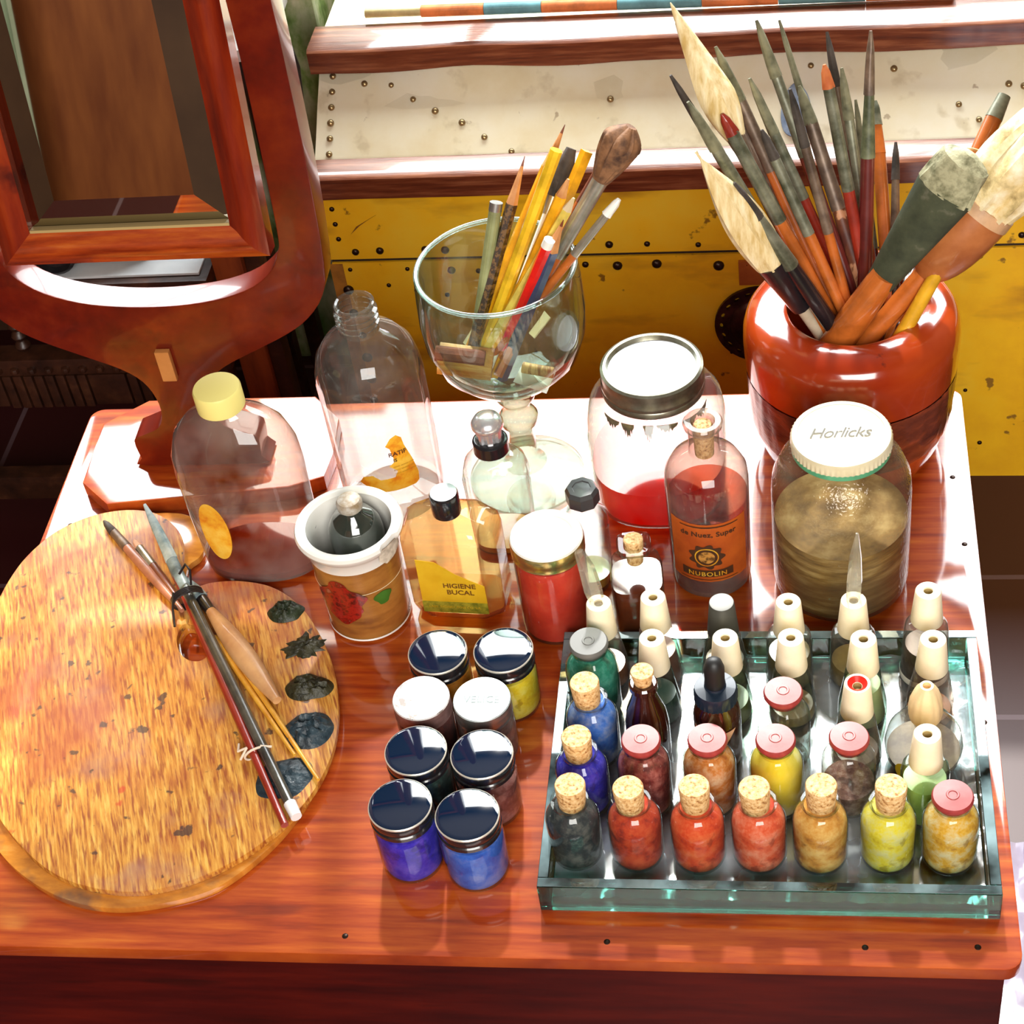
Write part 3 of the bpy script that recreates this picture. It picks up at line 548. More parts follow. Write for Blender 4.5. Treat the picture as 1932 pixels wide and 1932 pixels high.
def daub(name, x, y, rx, ry, h, mat, label, seed, rz=0, spiky=False):
    bm = bmesh.new(); nr, ns = 9, 40; rings = []
    for i in range(nr + 1):
        u = i / nr; ring = []
        if i == nr: rings.append([bm.verts.new((0, 0, h * 0.8))]); break
        for k in range(ns):
            a = 2 * PI * k / ns; c, s = math.cos(a), math.sin(a)
            wob = 1 + (0.5 if spiky else 0.16) * noise.noise(Vector((c * (3 if spiky else 1.4), s * (3 if spiky else 1.4), seed)))
            if spiky: wob += 0.45 * noise.noise(Vector((c * 7, s * 7, seed + 2)))
            r = (1 - u) * wob
            z = h * (1 - (1 - u) ** 3) * (0.75 + 0.7 * noise.noise(Vector((r * c * 4.2, r * s * 4.2, seed * 3 + 1)))) + (0.0 if i == 0 else 0.0008 * noise.noise(Vector((c * 9, s * 9, u * 9))))
            ring.append(bm.verts.new((rx * r * c, ry * r * s, max(0, z))))
        rings.append(ring)
    for A, B in zip(rings, rings[1:]):
        for k in range(ns):
            if len(B) == 1: bm.faces.new((A[k], A[(k + 1) % ns], B[0]))
            else: bm.faces.new((A[k], A[(k + 1) % ns], B[(k + 1) % ns], B[k]))
    o = obj(name, bm, mat, None, True, (x, y, PZ)); o.rotation_euler = (0, 0, rz); tag(o, label, 'paint', 'dried paint lumps on the palette')
M_DGREEN = noisy('dried dark green oil paint', [(0.3, (0.006, 0.009, 0.004)), (0.7, (0.03, 0.042, 0.02))], 160, rough=0.42, coat=0.05, bump=0.8, spec=0.3)
M_DBLUE = noisy('dried blue black oil paint', [(0.3, (0.006, 0.012, 0.018)), (0.7, (0.03, 0.055, 0.07))], 150, rough=0.4, coat=0.08, bump=0.8, spec=0.3)
M_OLIVE = noisy('dried olive black oil paint', [(0.3, (0.008, 0.009, 0.004)), (0.7, (0.045, 0.042, 0.018))], 170, rough=0.42, coat=0.05, bump=0.8, spec=0.3)
daub('paint_daub', 0.2320, 0.2870, 0.0145, 0.0112, 0.0080, M_DGREEN, 'dark green dried paint lump nearest the top edge of the palette', 2)
daub('paint_daub', 0.2534, 0.2515, 0.0155, 0.0120, 0.0035, M_OLIVE, 'thin ragged dark paint scraping, the second from the top', 5, 0.3, True)
daub('paint_daub', 0.2640, 0.2105, 0.0180, 0.0130, 0.0080, M_OLIVE, 'oval olive black dried paint lump in the middle of the row', 9)
daub('paint_daub', 0.2720, 0.1700, 0.0190, 0.0175, 0.0095, M_DBLUE, 'large blue black dried paint lump beside the yellow brush handles', 14, 0.4)
daub('paint_daub', 0.2620, 0.1270, 0.0220, 0.0175, 0.0040, M_DBLUE, 'flat smeared blue grey paint patch under the brush ends', 21, 0.5)

def V(*a): return Vector(a)
def lerp(a, b, t): return Vector(a) + (Vector(b) - Vector(a)) * t
def rod(name, a, b, t0, t1, r0, r1, mat, parent, mid=None, seg=12, flat=1.0, n=5):
    """a straight tapering piece between fractions t0 and t1 of the line a-b; mid = fatter middle radius"""
    pts, rr = [], []
    for i in range(n + 1):
        u = i / n; pts.append(lerp(a, b, t0 + (t1 - t0) * u))
        r = r0 + (r1 - r0) * u
        if mid: r += (mid - (r0 + r1) / 2) * math.sin(PI * u)
        rr.append(r)
    return obj(name, tube(pts, rr, seg, flat=flat), mat, parent)
def bristles(name, a, b, t0, t1, r0, rmid, mat, parent, flat=1.0, tip=0.0004, seg=22, groove=0.10, n=10, shape=None, bend=(0, 0, 0)):
    """tuft from the ferrule (t0) to the tip (t1), grooved lengthways like hair"""
    bm = bmesh.new(); A = Vector(a); D = (Vector(b) - A); dn = D.normalized(); up = Vector((0.13, -0.5, 0.85)); up = (up - dn * up.dot(dn)).normalized(); vv = dn.cross(up); rings = []
    for i in range(n + 1):
        u = i / n; p = A + D * (t0 + (t1 - t0) * u) + Vector(bend) * (u * u)
        if shape: r = shape(u)
        else: r = (r0 * (1 - u) + rmid * math.sin(PI * min(1, u * 0.9 + 0.1)) * (1 - u ** 3)) * (1 if u < 1 else 0) + tip
        rings.append([bm.verts.new(p + (vv * math.cos(2 * PI * k / seg) + up * math.sin(2 * PI * k / seg) * flat) * r * (1 + groove * noise.noise(Vector((k * 1.7, u * 1.2, t0 * 40))) * 2)) for k in range(seg)])
    for A_, B_ in zip(rings, rings[1:]):
        for k in range(seg): bm.faces.new((A_[k], A_[(k + 1) % seg], B_[(k + 1) % seg], B_[k]))
    bm.faces.new(rings[-1]); bm.faces.new(rings[0][::-1])
    return obj(name, bm, mat, parent)
def hair(name, a, b, sc=60): return noisy(name, [(0.3, a), (0.6, b)], sc, (1, 1, 1), rough=0.75, bump=0.6, detail=3)
H_PALE = noisy('pale goat hair', [(0.3, (0.62, 0.42, 0.14)), (0.55, (0.88, 0.72, 0.40)), (0.75, (0.95, 0.88, 0.65))], 30, (6, 6, 1), rough=0.6, bump=0.5)
H_GREY = hair('grey green brush hair', (0.05, 0.05, 0.025), (0.20, 0.19, 0.11))
H_BROWN = hair('brown brush hair', (0.05, 0.02, 0.01), (0.26, 0.12, 0.05), 90)
H_DARK = hair('black brush hair', (0.01, 0.008, 0.006), (0.06, 0.045, 0.035))
F_GREY = noisy('tarnished ferrule', [(0.35, (0.07, 0.075, 0.045)), (0.65, (0.24, 0.24, 0.17))], 60, rough=0.4, metal=0.3)
F_BROWN = noisy('browned ferrule', [(0.35, (0.08, 0.05, 0.035)), (0.65, (0.24, 0.17, 0.12))], 60, rough=0.45, metal=0.3)
F_SILVER = noisy('worn silver ferrule', [(0.35, (0.30, 0.29, 0.22)), (0.65, (0.55, 0.54, 0.46))], 40, rough=0.3, metal=0.7)
W_RED = paint('red brush handle', (0.30, 0.022, 0.010), 0.35, 0.5)
W_ORANGE = paint('orange brown brush handle', (0.52, 0.13, 0.018), 0.35, 0.5)
W_MAROON = paint('maroon brush handle', (0.11, 0.012, 0.010), 0.3, 0.5)
W_BLACK = paint('black brush handle', (0.012, 0.010, 0.012), 0.3, 0.5)
W_BROWN = paint('brown brush handle', (0.20, 0.05, 0.018), 0.4, 0.4)
W_TAN = noisy('tan worn handle', [(0.3, (0.45, 0.20, 0.08)), (0.6, (0.70, 0.40, 0.18))], 25, rough=0.45, coat=0.3)
W_YELLOW = paint('yellow painted wood', (0.80, 0.42, 0.02), 0.35, 0.4)
def brush(label, a, b, wide, hand, fer, hairm, th=0.16, tf=0.34, group='brushes standing in the brown crock', cat='paintbrush', name='paintbrush', rh=None, tipr=0.0006, flat=1.0, endr=None):
    """a = handle end, b = tip; th and tf are the lengths of hair and ferrule as fractions from the tip"""
    t = thing(name, label, cat, a, 0, group)
    A = Vector((0, 0, 0)); B = Vector(b) - Vector(a)
    tf = th + (tf - th) * 0.8
    rod('handle', A, B, 0, 1 - tf, endr or wide * 0.45, wide * 0.95, hand, t, mid=wide * 0.98)
    rod('ferrule', A, B, 1 - tf - 0.004, 1 - th, wide * 1.02, rh or wide * 0.9, fer, t, flat=flat)
    rr = rh or wide * 0.85
    bristles('bristles', A, B, 1 - th - 0.004, 1.0, 0, 0, hairm, t, flat=flat, shape=lambda u: rr * (0.96 - 0.50 * u) * max(0.12, 1 - max(0, u - .72) / .28) ** 0.55 + tipr)
    return t
z0 = PZ
# the tied bunch on the palette, resting on the wood
TG = 'brushes tied in a bunch across the palette'
F_BLUE = noisy('blue grey paint crusted ferrule', [(0.35, (0.06, 0.09, 0.10)), (0.65, (0.26, 0.34, 0.36))], 60, rough=0.4)
brush('pinkish handled brush with a thin dark tip, leftmost of the tied bunch', (0.1500, 0.2850, z0 + 0.0050), (0.0585, 0.3860, z0 + 0.0050), 0.0042, paint('pinkish wood', (0.42, 0.17, 0.10), 0.4, 0.3), F_BROWN, H_DARK, 0.13, 0.35, TG)
brush('short red brown brush with pale tuft between the leftmost brush and the long one', (0.1445, 0.2960, z0 + 0.0050), (0.0905, 0.3630, z0 + 0.0050), 0.0036, W_BROWN, F_SILVER, hair('pinkish hair', (0.5, 0.25, 0.15), (0.7, 0.4, 0.28)), 0.12, 0.5, TG)
brush('long dark red brush with a silver ferrule running to the lower palette edge', (0.2720, 0.0830, z0 + 0.0042), (0.1000, 0.3860, z0 + 0.0110), 0.0036, W_RED, F_SILVER, H_PALE, 0.06, 0.26, TG, endr=0.0028)
t = brush('long black brush with a flat blue grey head and a white painted handle end', (0.2790, 0.0900, z0 + 0.0045), (0.0940, 0.3950, z0 + 0.0150), 0.0044, noisy('worn black handle', [(0.35, (0.012, 0.012, 0.012)), (0.7, (0.12, 0.11, 0.08))], 30, rough=0.3, coat=0.5), F_BLUE, hair('blue grey hair', (0.16, 0.24, 0.26), (0.45, 0.52, 0.52)), 0.20, 0.36, TG, rh=0.0048, flat=0.6, endr=0.0038)
rod('white_handle_end', V(0, 0, 0), V(-0.185, 0.305, 0.0105), -0.0005, 0.036, 0.0041, 0.0046, M_WP, t)
t = thing('paintbrush', 'thick tan spindle handled brush with a short black head in the tied bunch', 'paintbrush', (0.2458, 0.1919, z0 + 0.0078), 0, TG)
B5 = V(0.1439, 0.3200, z0 + 0.0090) - V(0.2458, 0.1919, z0 + 0.0078)
rod('handle', V(0, 0, 0), B5, 0, 0.70, 0.0035, 0.0040, W_TAN, t, mid=0.0088, n=12)
rod('ferrule', V(0, 0, 0), B5, 0.695, 0.80, 0.0044, 0.0050, W_BLACK, t)
bristles('bristles', V(0, 0, 0), B5, 0.795, 1.0, 0.0048, 0.001, F_BLUE, t)
M_YST = noisy('yellow bamboo', [(0.35, (0.62, 0.26, 0.02)), (0.65, (0.85, 0.48, 0.06))], 40, rough=0.4, coat=0.3)
for lab, a, b in (('shorter yellow stick lying beside the thick tan handle', (0.1793, 0.2614), (0.2670, 0.1450)), ('longer yellow stick with a pointed end reaching the palette edge', (0.1870, 0.2600), (0.2885, 0.1230))):
    t = thing('paintbrush', lab, 'paintbrush', (b[0], b[1], z0 + 0.0032), 0, TG)
    d = V(a[0] - b[0], a[1] - b[1], 0); rod('handle', V(0, 0, 0), d, 0, 0.97, 0.0014, 0.0030, M_YST, t); rod('handle_butt', V(0, 0, 0), d, 0.97, 1.0, 0.0031, 0.0025, W_BROWN, t)
bm = bmesh.new()
ax = V(0.175, -0.305, 0).normalized(); c0 = V(0.1525, 0.2955, z0 + 0.0105); sd = V(0.305, 0.175, 0).normalized()
for k in range(4):
    pts = [c0 + ax * (0.0018 * k + 0.002 * math.sin(a)) + sd * 0.0125 * math.cos(a) + V(0, 0, 0.0103 * math.sin(a)) for a in [2 * PI * j / 20 for j in range(21)]]
    tube(pts, 0.0010, 8, bm, cap=False)
tube([c0 + sd * 0.006 + V(0, 0, 0.009), c0 + V(0.004, 0.012, 0.017), c0 + V(-0.002, 0.020, 0.015), c0 + V(-0.006, 0.012, 0.012)], 0.001, 8, bm)
tube([c0 + V(-0.008, -0.004, 0.008), c0 + V(-0.006, -0.018, 0.004), c0 + V(-0.001, -0.034, 0.002)], 0.001, 8, bm)
o = obj('binding_wire', bm, W_BLACK); tag(o, 'black wire wound round the bunch of brushes on the palette', 'wire')
bm = bmesh.new(); c0 = V(0.2385, 0.1455, z0 + 0.0044)
tube([c0 + sd * 0.0085 * math.cos(a) + ax * 0.001 * math.sin(a) + V(0, 0, 0.0062 * math.sin(a)) for a in [2 * PI * j / 20 for j in range(21)]], 0.0009, 8, bm, cap=False)
tube([c0 + V(-0.006, 0.001, 0.005), c0 + V(-0.013, 0.000, 0.002), c0 + V(-0.015, 0.009, -0.001)], 0.0009, 8, bm)
tube([c0 + V(-0.006, 0.001, 0.005), c0 + V(-0.010, -0.007, 0.001)], 0.0009, 8, bm)
tube([c0 + V(0.004, 0.002, 0.006), c0 + V(0.012, 0.003, 0.004)], 0.0009, 8, bm)
o = obj('string_tie', bm, plain('white string', (0.75, 0.62, 0.48), 0.8)); tag(o, 'white string knotted round the two longest brush handles on the palette', 'string')

# ------------------------------------------------------------------ crock with brushes
CX, CY = 0.669, 0.4870
t = thing('brush_crock', 'big glazed red brown crock with a dark carved band, full of brushes', 'crock', (CX, CY, 0))
obj('crock_base', lathe([(0, 0), (0.060, 0), (0.068, 0.004), (0.0722, 0.014), (0.0755, 0.028), (0.0758, 0.0297), (0.0715, 0.0297), (0.0690, 0.0160), (0.066, 0.0120), (0, 0.0115)], 72), M_CROCK, t)
obj('relief_band', lathe([(0.0755, 0.0300), (0.0775, 0.0310), (0.0785, 0.036), (0.0798, 0.046), (0.0807, 0.056), (0.0812, 0.066), (0.0817, 0.076), (0.0821, 0.0855)], 200, fn=lambda a, r, z: r + (0.0011 * noise.noise(Vector((a * 7, z * 130, 1))) + 0.0005 * noise.noise(Vector((a * 30, z * 400, 4))) if z > .032 else 0)), M_CROCKBAND, t)
obj('crock_body', lathe([(0.0822, 0.0868), (0.0830, 0.098), (0.0836, 0.112), (0.0832, 0.122), (0.0810, 0.1305), (0.0765, 0.1370), (0.0690, 0.1410), (0.0600, 0.1428), (0.0530, 0.1425), (0.0495, 0.1400), (0.0485, 0.132), (0.052, 0.118), (0.066, 0.10), (0.071, 0.08), (0.0715, 0.0300), (0.0760, 0.0299)], 80), M_CROCK, t)
B = brush
mop = thing('paintbrush', 'tall mop brush with a long pale pointed tuft rising highest at the left', 'paintbrush', (0.6994, 0.4555, 0.0152), 0, 'brushes standing in the brown crock')
mb = V(0.5428, 0.53, 0.3804) - V(0.6994, 0.4555, 0.0152)
rod('handle', V(0, 0, 0), mb, 0, 0.68, 0.003, 0.0052, W_BROWN, mop); rod('ferrule', V(0, 0, 0), mb, 0.675, 0.73, 0.0052, 0.0075, F_BROWN, mop)
bristles('bristles', V(0, 0, 0), mb, 0.725, 1.0, 0, 0, H_PALE, mop, shape=lambda u: 0.0070 + 0.0065 * math.sin(PI * min(1, u * 1.6)) if u < .35 else 0.0128 * (1 - (u - .35) / .65) ** 0.9 + 0.0004, n=16)
B('thin brush with a dark sharp tip, leftmost of all the brushes in the crock', (0.6997, 0.484, 0.0158), (0.5416, 0.5, 0.3403), 0.0034, W_BLACK, F_GREY, H_DARK, 0.12, 0.30)
B('thick brush with a blunt grey green head beside the leftmost thin brush', (0.6991, 0.4743, 0.0151), (0.5545, 0.475, 0.3335), 0.0050, W_ORANGE, F_GREY, H_GREY, 0.12, 0.38)
B('grey headed brush with a dark pointed tip below the pale mop tuft', (0.7241, 0.4755, 0.0157), (0.567, 0.55, 0.3085), 0.0045, W_BROWN, F_BROWN, H_DARK, 0.12, 0.42)
B('thick orange handled brush with a blunt brown head right of the pale mop tuft', (0.7086, 0.4457, 0.0156), (0.5714, 0.56, 0.3262), 0.0052, W_ORANGE, F_BROWN, H_GREY, 0.12, 0.32)
B('red handled brush with a slim grey green head leaning left in the middle', (0.7144, 0.4819, 0.0158), (0.5959, 0.54, 0.3103), 0.0044, W_RED, F_GREY, H_GREY, 0.14, 0.36)
B('tall maroon brush with a grey green head left of the centre', (0.7141, 0.4478, 0.0226), (0.6013, 0.58, 0.3346), 0.0046, W_MAROON, F_GREY, H_GREY, 0.12, 0.34)
B('tall thin brush with a fine olive tip right of the tall maroon one', (0.7131, 0.4468, 0.0192), (0.6177, 0.6, 0.3223), 0.0030, W_MAROON, F_BROWN, H_GREY, 0.16, 0.32)
B('orange handled brush with a dark slim head in the front middle', (0.6977, 0.4512, 0.0151), (0.625, 0.52, 0.312), 0.0040, W_ORANGE, F_BROWN, H_DARK, 0.14, 0.42)
B('thick peeling dark brown brush in the centre of the crock', (0.7142, 0.4478, 0.0412), (0.6319, 0.57, 0.2836), 0.0058, noisy('peeling brown handle', [(0.4, (0.08, 0.02, 0.012)), (0.56, (0.16, 0.05, 0.02)), (0.6, (0.6, 0.3, 0.15))], 50, (1, 1, .4), rough=0.5), F_BROWN, H_GREY, 0.10, 0.40)
B('red handled brush with an orange tip and grey green ferrule', (0.706, 0.4562, 0.0157), (0.6497, 0.53, 0.3245), 0.0048, W_RED, F_GREY, hair('orange tip', (0.4, 0.08, 0.02), (0.6, 0.18, 0.05)), 0.05, 0.36)
B('tall slim brown brush just behind the orange tipped one', (0.7101, 0.4438, 0.0227), (0.6529, 0.6, 0.3103), 0.0036, W_MAROON, F_BROWN, H_DARK, 0.12, 0.30)
B('grey green blunt brush right of the orange tipped one', (0.707, 0.4481, 0.0154), (0.6628, 0.56, 0.3031), 0.0042, W_BROWN, F_GREY, H_GREY, 0.12, 0.48)
B('short thin grey brush between the blunt one and the tall maroon upright', (0.7049, 0.44, 0.034), (0.674, 0.585, 0.2599), 0.0032, W_MAROON, F_GREY, H_GREY, 0.16, 0.48)
B('tall upright maroon brush with a dark green crusted ferrule', (0.6757, 0.4402, 0.0155), (0.6828, 0.545, 0.341), 0.0055, W_MAROON, noisy('green crusted ferrule', [(0.35, (0.04, 0.05, 0.02)), (0.65, (0.16, 0.17, 0.09))], 60, rough=0.5), F_BROWN, 0.13, 0.30, rh=0.0036)
B('bright orange handled stick right of the tall upright maroon brush', (0.7019, 0.4383, 0.0885), (0.6897, 0.6, 0.2488), 0.0052, W_ORANGE, W_ORANGE, F_GREY, 0.08, 0.2, rh=0.0036)
B('thin black brush standing upright between the orange stick and the wide flat one', (0.7003, 0.4369, 0.0813), (0.704, 0.57, 0.2303), 0.0040, W_BLACK, F_BROWN, H_DARK, 0.14, 0.5, rh=0.0030)
B('black handled brush with a grey ferrule leaning on the split pale mop', (0.7142, 0.4732, 0.0153), (0.5849, 0.455, 0.2778), 0.0062, W_BLACK, F_GREY, H_DARK, 0.12, 0.34, rh=0.0042)
B('orange brown brush with a red tip beside the split pale mop', (0.7072, 0.4653, 0.0156), (0.5765, 0.5, 0.3066), 0.0055, W_ORANGE, F_GREY, W_RED, 0.05, 0.36)
B('brown brush with a dark square tip in front of the slim red one', (0.7118, 0.4454, 0.0243), (0.6042, 0.515, 0.2821), 0.0045, W_ORANGE, F_GREY, H_DARK, 0.08, 0.36)
B('short dark stick low behind the wide flat brush', (0.6994, 0.4364, 0.1263), (0.7183, 0.55, 0.1438), 0.0038, W_BLACK, W_BLACK, W_BLACK, 0.1, 0.3)
# wide flat brush
a = V(0.6093, 0.4645, 0.0339); t = thing('paintbrush', 'wide flat brush with a dark green crusted ferrule and worn down bristles', 'paintbrush', a, 0, 'brushes standing in the brown crock'); d = V(0.7484, 0.455, 0.2936) - a
rod('handle', V(0, 0, 0), d, 0, 0.60, 0.0075, 0.0105, W_ORANGE, t, mid=0.0125, n=8)
M_FG = noisy('dark green crusted ferrule', [(0.35, (0.015, 0.022, 0.010)), (0.6, (0.06, 0.07, 0.035)), (0.75, (0.25, 0.22, 0.16))], 30, rough=0.7, bump=0.6)
rod('ferrule', V(0, 0, 0), d, 0.57, 0.89, 0.0110, 0.0225, M_FG, t, flat=0.6, n=8, seg=24)
bristles('bristles', V(0, 0, 0), d, 0.885, 1.0, 0, 0, hair('stiff grey green bristle', (0.10, 0.10, 0.04), (0.42, 0.40, 0.24), 120), t, flat=0.6, shape=lambda u: 0.0225 * (1 - 0.22 * u - (0.5 * max(0, u - .8) / .2)), seg=36, groove=0.06)
# stick with a string wrapping
a = V(0.6752, 0.4291, 0.0893); t = thing('wrapped_stick', 'orange stick with a grey rubber end bound with string behind the wide flat brush', 'stick', a, 0, 'brushes standing in the brown crock'); t['group'] = 'sticks in the crock'; d = V(0.7861, 0.6, 0.2479) - a
rod('stick', V(0, 0, 0), d, 0, 0.93, 0.0050, 0.0065, W_ORANGE, t); rod('rubber_end', V(0, 0, 0), d, 0.925, 1.0, 0.0068, 0.0050, F_GREY, t)
bm = bmesh.new(); dn = d.normalized(); u_ = dn.cross(V(0, 0, 1)).normalized(); v_ = dn.cross(u_)
tube([lerp(V(0, 0, 0), d, 0.60 + 0.22 * j / 140) + (u_ * math.cos(j * 0.55) + v_ * math.sin(j * 0.55)) * (0.0078 + 0.0015 * math.sin(j * 0.3)) for j in range(141)], 0.0013, 6, bm)
obj('string_wrapping', bm, noisy('golden string', [(0.3, (0.6, 0.28, 0.08)), (0.7, (0.9, 0.6, 0.3))], 60, rough=0.6), t)
rod('splint', V(-0.009, 0, 0), d + V(-0.009, 0, 0), 0.58, 0.80, 0.004, 0.0045, W_ORANGE, t)
rod('blue_band', V(0, 0, 0), d, 0.40, 0.48, 0.0072, 0.0072, paint('blue black tape', (0.02, 0.04, 0.06)), t)
# huge round mop
a = V(0.6229, 0.4465, 0.0546); t = thing('paintbrush', 'huge round brush with a wooden bulb head and long cream bristles at the right', 'paintbrush', a, 0, 'brushes standing in the brown crock'); d = V(0.8050, 0.502, 0.2740) - a
rod('handle', V(0, 0, 0), d, 0, 0.58, 0.0060, 0.0085, W_ORANGE, t)
bristles('head_block', V(0, 0, 0), d, 0.53, 0.76, 0, 0, noisy('bulb wood', [(0.3, (0.28, 0.07, 0.015)), (0.7, (0.50, 0.17, 0.05))], 30, rough=0.35, coat=0.4), t, shape=lambda u: 0.0245 * math.sqrt(max(0.02, 1 - (1 - u) ** 2.6)), groove=0.0, seg=32)
rod('binding_ring', V(0, 0, 0), d, 0.755, 0.785, 0.0250, 0.0245, paint('pale cord', (0.6, 0.35, 0.18)), t, seg=32)
bristles('bristles', V(0, 0, 0), d, 0.78, 1.16, 0, 0, noisy('cream bristle', [(0.3, (0.35, 0.25, 0.10)), (0.45, (0.75, 0.58, 0.28)), (0.65, (0.93, 0.86, 0.64))], 55, (1, 1, 1), rough=0.6, bump=0.6), t, shape=lambda u: 0.0225 + 0.008 * math.sin(PI * u * 0.8) - 0.022 * u ** 3, seg=40, groove=0.16)
# yellow split stick in front of it
a = V(0.695, 0.4520, 0.112); t = thing('split_stick', 'short bright yellow split stick between the two widest brushes', 'stick', a, 0, 'sticks in the crock')
rod('handle', V(0, 0, 0), V(0.737, 0.470, 0.196) - a, 0, 1, 0.0065, 0.0050, W_YELLOW, t); rod('dark_end', V(0, 0, 0), V(0.737, 0.470, 0.196) - a, 0.99, 1.25, 0.0058, 0.0056, paint('blue black tape', (0.02, 0.04, 0.06)), t)
# split pale mop
a = V(0.6945, 0.4872, 0.0153); t = thing('paintbrush', 'pale mop brush with a long split cream tuft and dark ferrule, lowest at the left', 'paintbrush', a, 0, 'brushes standing in the brown crock'); d = V(0.5592, 0.45, 0.3091) - a
rod('handle', V(0, 0, 0), d, 0, 0.52, 0.0042, 0.0052, noisy('greyed pale handle', [(0.3, (0.3, 0.2, 0.12)), (0.7, (0.6, 0.5, 0.36))], 30, rough=0.5), t)
rod('ferrule', V(0, 0, 0), d, 0.47, 0.635, 0.0080, 0.0125, W_BLACK, t)
bristles('bristles', V(0, 0, 0), d, 0.63, 1.0, 0, 0, H_PALE, t, shape=lambda u: 0.0118 + 0.0035 * math.sin(PI * u) - 0.0135 * u ** 2 if u < 0.97 else 0.0012, n=14, groove=0.14)

# ------------------------------------------------------------------ goblet and pencils
GX, GY = 0.4050, 0.4500
t = thing('glass_goblet', 'large thick clear glass goblet holding pencils and brushes', 'goblet', (GX, GY, 0))
G_GOB = glass('thick goblet glass', (0.87, 0.92, 0.88), (0.14, 0.32, 0.18), haze=0.02, gl=1.2)
obj('bowl', lathe([(0.010, 0.1080), (0.026, 0.1105), (0.043, 0.1190), (0.056, 0.1340), (0.0625, 0.1540), (0.0640, 0.1750), (0.0632, 0.1980), (0.0622, 0.2130), (0.0612, 0.2162), (0.0592, 0.2162), (0.0582, 0.2130), (0.0592, 0.1980), (0.0600, 0.1750), (0.0585, 0.1560), (0.052, 0.1385), (0.040, 0.1255), (0.024, 0.1180), (0, 0.1165)], 64), G_GOB, t)
obj('stem', lathe([(0.011, 0.1075), (0.012, 0.102), (0.016, 0.098), (0.0175, 0.093), (0.0155, 0.087), (0.0115, 0.083), (0.0105, 0.078), (0.0130, 0.073), (0.0160, 0.068), (0.0155, 0.062), (0.011, 0.057), (0.0100, 0.050), (0.0115, 0.040), (0.0105, 0.030), (0.013, 0.022), (0.018, 0.0175)], 36), glass('solid stem glass', (0.66, 0.74, 0.64), (0.12, 0.24, 0.10), haze=0.03, gl=1.8), t)
obj('goblet_foot', lathe([(0.018, 0.0170), (0.030, 0.0120), (0.043, 0.0060), (0.0475, 0.0035), (0.0475, 0.0012), (0.044, 0.0002), (0, 0.0002)], 56), G_GOB, t)
obj('rolled_rim', lathe([(0.0600 + 0.0021 * math.cos(q), 0.2160 + 0.0021 * math.sin(q)) for q in [2 * PI * j / 10 for j in range(11)]], 64), glass('green rim glass', (0.72, 0.82, 0.78), (0.30, 0.45, 0.40), haze=0.16, hazecol=(0.7, 0.78, 0.75), gl=2.5), t)
PG = 'pencils and sticks in the glass goblet'
def pencil(label, a, b, r, mat, tipm=None, tipf=0.12, lead=None, seg=6, group=PG, name='pencil', cat='pencil', butt=None):
    t = thing(name, label, cat, a, 0, group); B_ = Vector(b) - Vector(a); f = 1 - (tipf if tipm else 0)
    bm = tube([V(0, 0, 0), B_ * 0.5, B_ * f], r, seg); obj('pencil_body' if name == 'pencil' else 'body', bm, mat, t, False)
    if tipm:
        obj('sharpened_tip', tube([B_ * (f - 0.001), B_ * (f + tipf * 0.8)], [r * 0.98, r * 0.25], seg), tipm, t)
        if lead: obj('lead', tube([B_ * (f + tipf * 0.78), B_], [r * 0.26, r * 0.05], seg), lead, t)
    if butt: obj('end_cap', tube([B_ * 0.96, B_ * 1.01], r * 1.04, 14), butt, t)
    return t
W_TIP = noisy('cut pencil wood', [(0.3, (0.45, 0.16, 0.04)), (0.7, (0.70, 0.34, 0.12))], 60, rough=0.6)
M_YEL = paint('yellow pencil paint', (0.85, 0.40, 0.01), 0.3, 0.5)
M_YEL2 = paint('bright yellow pencil paint', (0.90, 0.55, 0.02), 0.3, 0.5)
M_PYEL = paint('pale yellow pencil paint', (0.90, 0.68, 0.12), 0.35, 0.5)
pencil('olive green round marker, leftmost in the goblet', (0.3796, 0.4285, 0.1363), (0.409, 0.47, 0.2578), 0.0048, paint('olive plastic', (0.28, 0.30, 0.13), 0.35), seg=16, name='marker', cat='marker', butt=M_TIN).__setitem__('group', 'markers in the goblet')
pencil('dark snake patterned pencil with a sharpened orange tip', (0.3775, 0.425, 0.1423), (0.4325, 0.485, 0.2882), 0.0045, noisy('snake pattern', [(0.48, (0.03, 0.015, 0.006)), (0.55, (0.16, 0.08, 0.02))], 260, rough=0.4, coat=0.4), W_TIP, 0.22, W_BROWN)
pencil('tallest yellow pencil with a long sharpened point', (0.3741, 0.4308, 0.1403), (0.4626, 0.5, 0.304), 0.0046, M_YEL, W_TIP, 0.17, W_BROWN)
pencil('thick blunt bright yellow stick in front of the tallest pencil', (0.382, 0.4296, 0.1325), (0.4579, 0.475, 0.2989), 0.0048, M_YEL2, seg=8)
pencil('orange yellow pencil with a worn tip right of the blunt yellow stick', (0.3877, 0.4283, 0.1301), (0.468, 0.46, 0.2872), 0.0044, M_YEL, W_TIP, 0.10)
pencil('flat topped yellow stick standing behind the pale yellow pencil', (0.3947, 0.4241, 0.1308), (0.4764, 0.5, 0.2805), 0.0048, M_YEL, seg=4)
pencil('pale yellow pencil with a pale cut tip in the middle', (0.3812, 0.4294, 0.1336), (0.4716, 0.45, 0.2765), 0.0040, M_PYEL, M_PAPER, 0.08)
pencil('brown orange stick behind the makeup style brush', (0.4007, 0.4168, 0.1367), (0.4847, 0.51, 0.2665), 0.0036, W_ORANGE, W_BROWN, 0.2)
pencil('bright red pencil with a white end', (0.3928, 0.4327, 0.1251), (0.4514, 0.43, 0.2513), 0.0042, paint('red pencil paint', (0.80, 0.01, 0.006), 0.3, 0.5), butt=M_WHITELID)
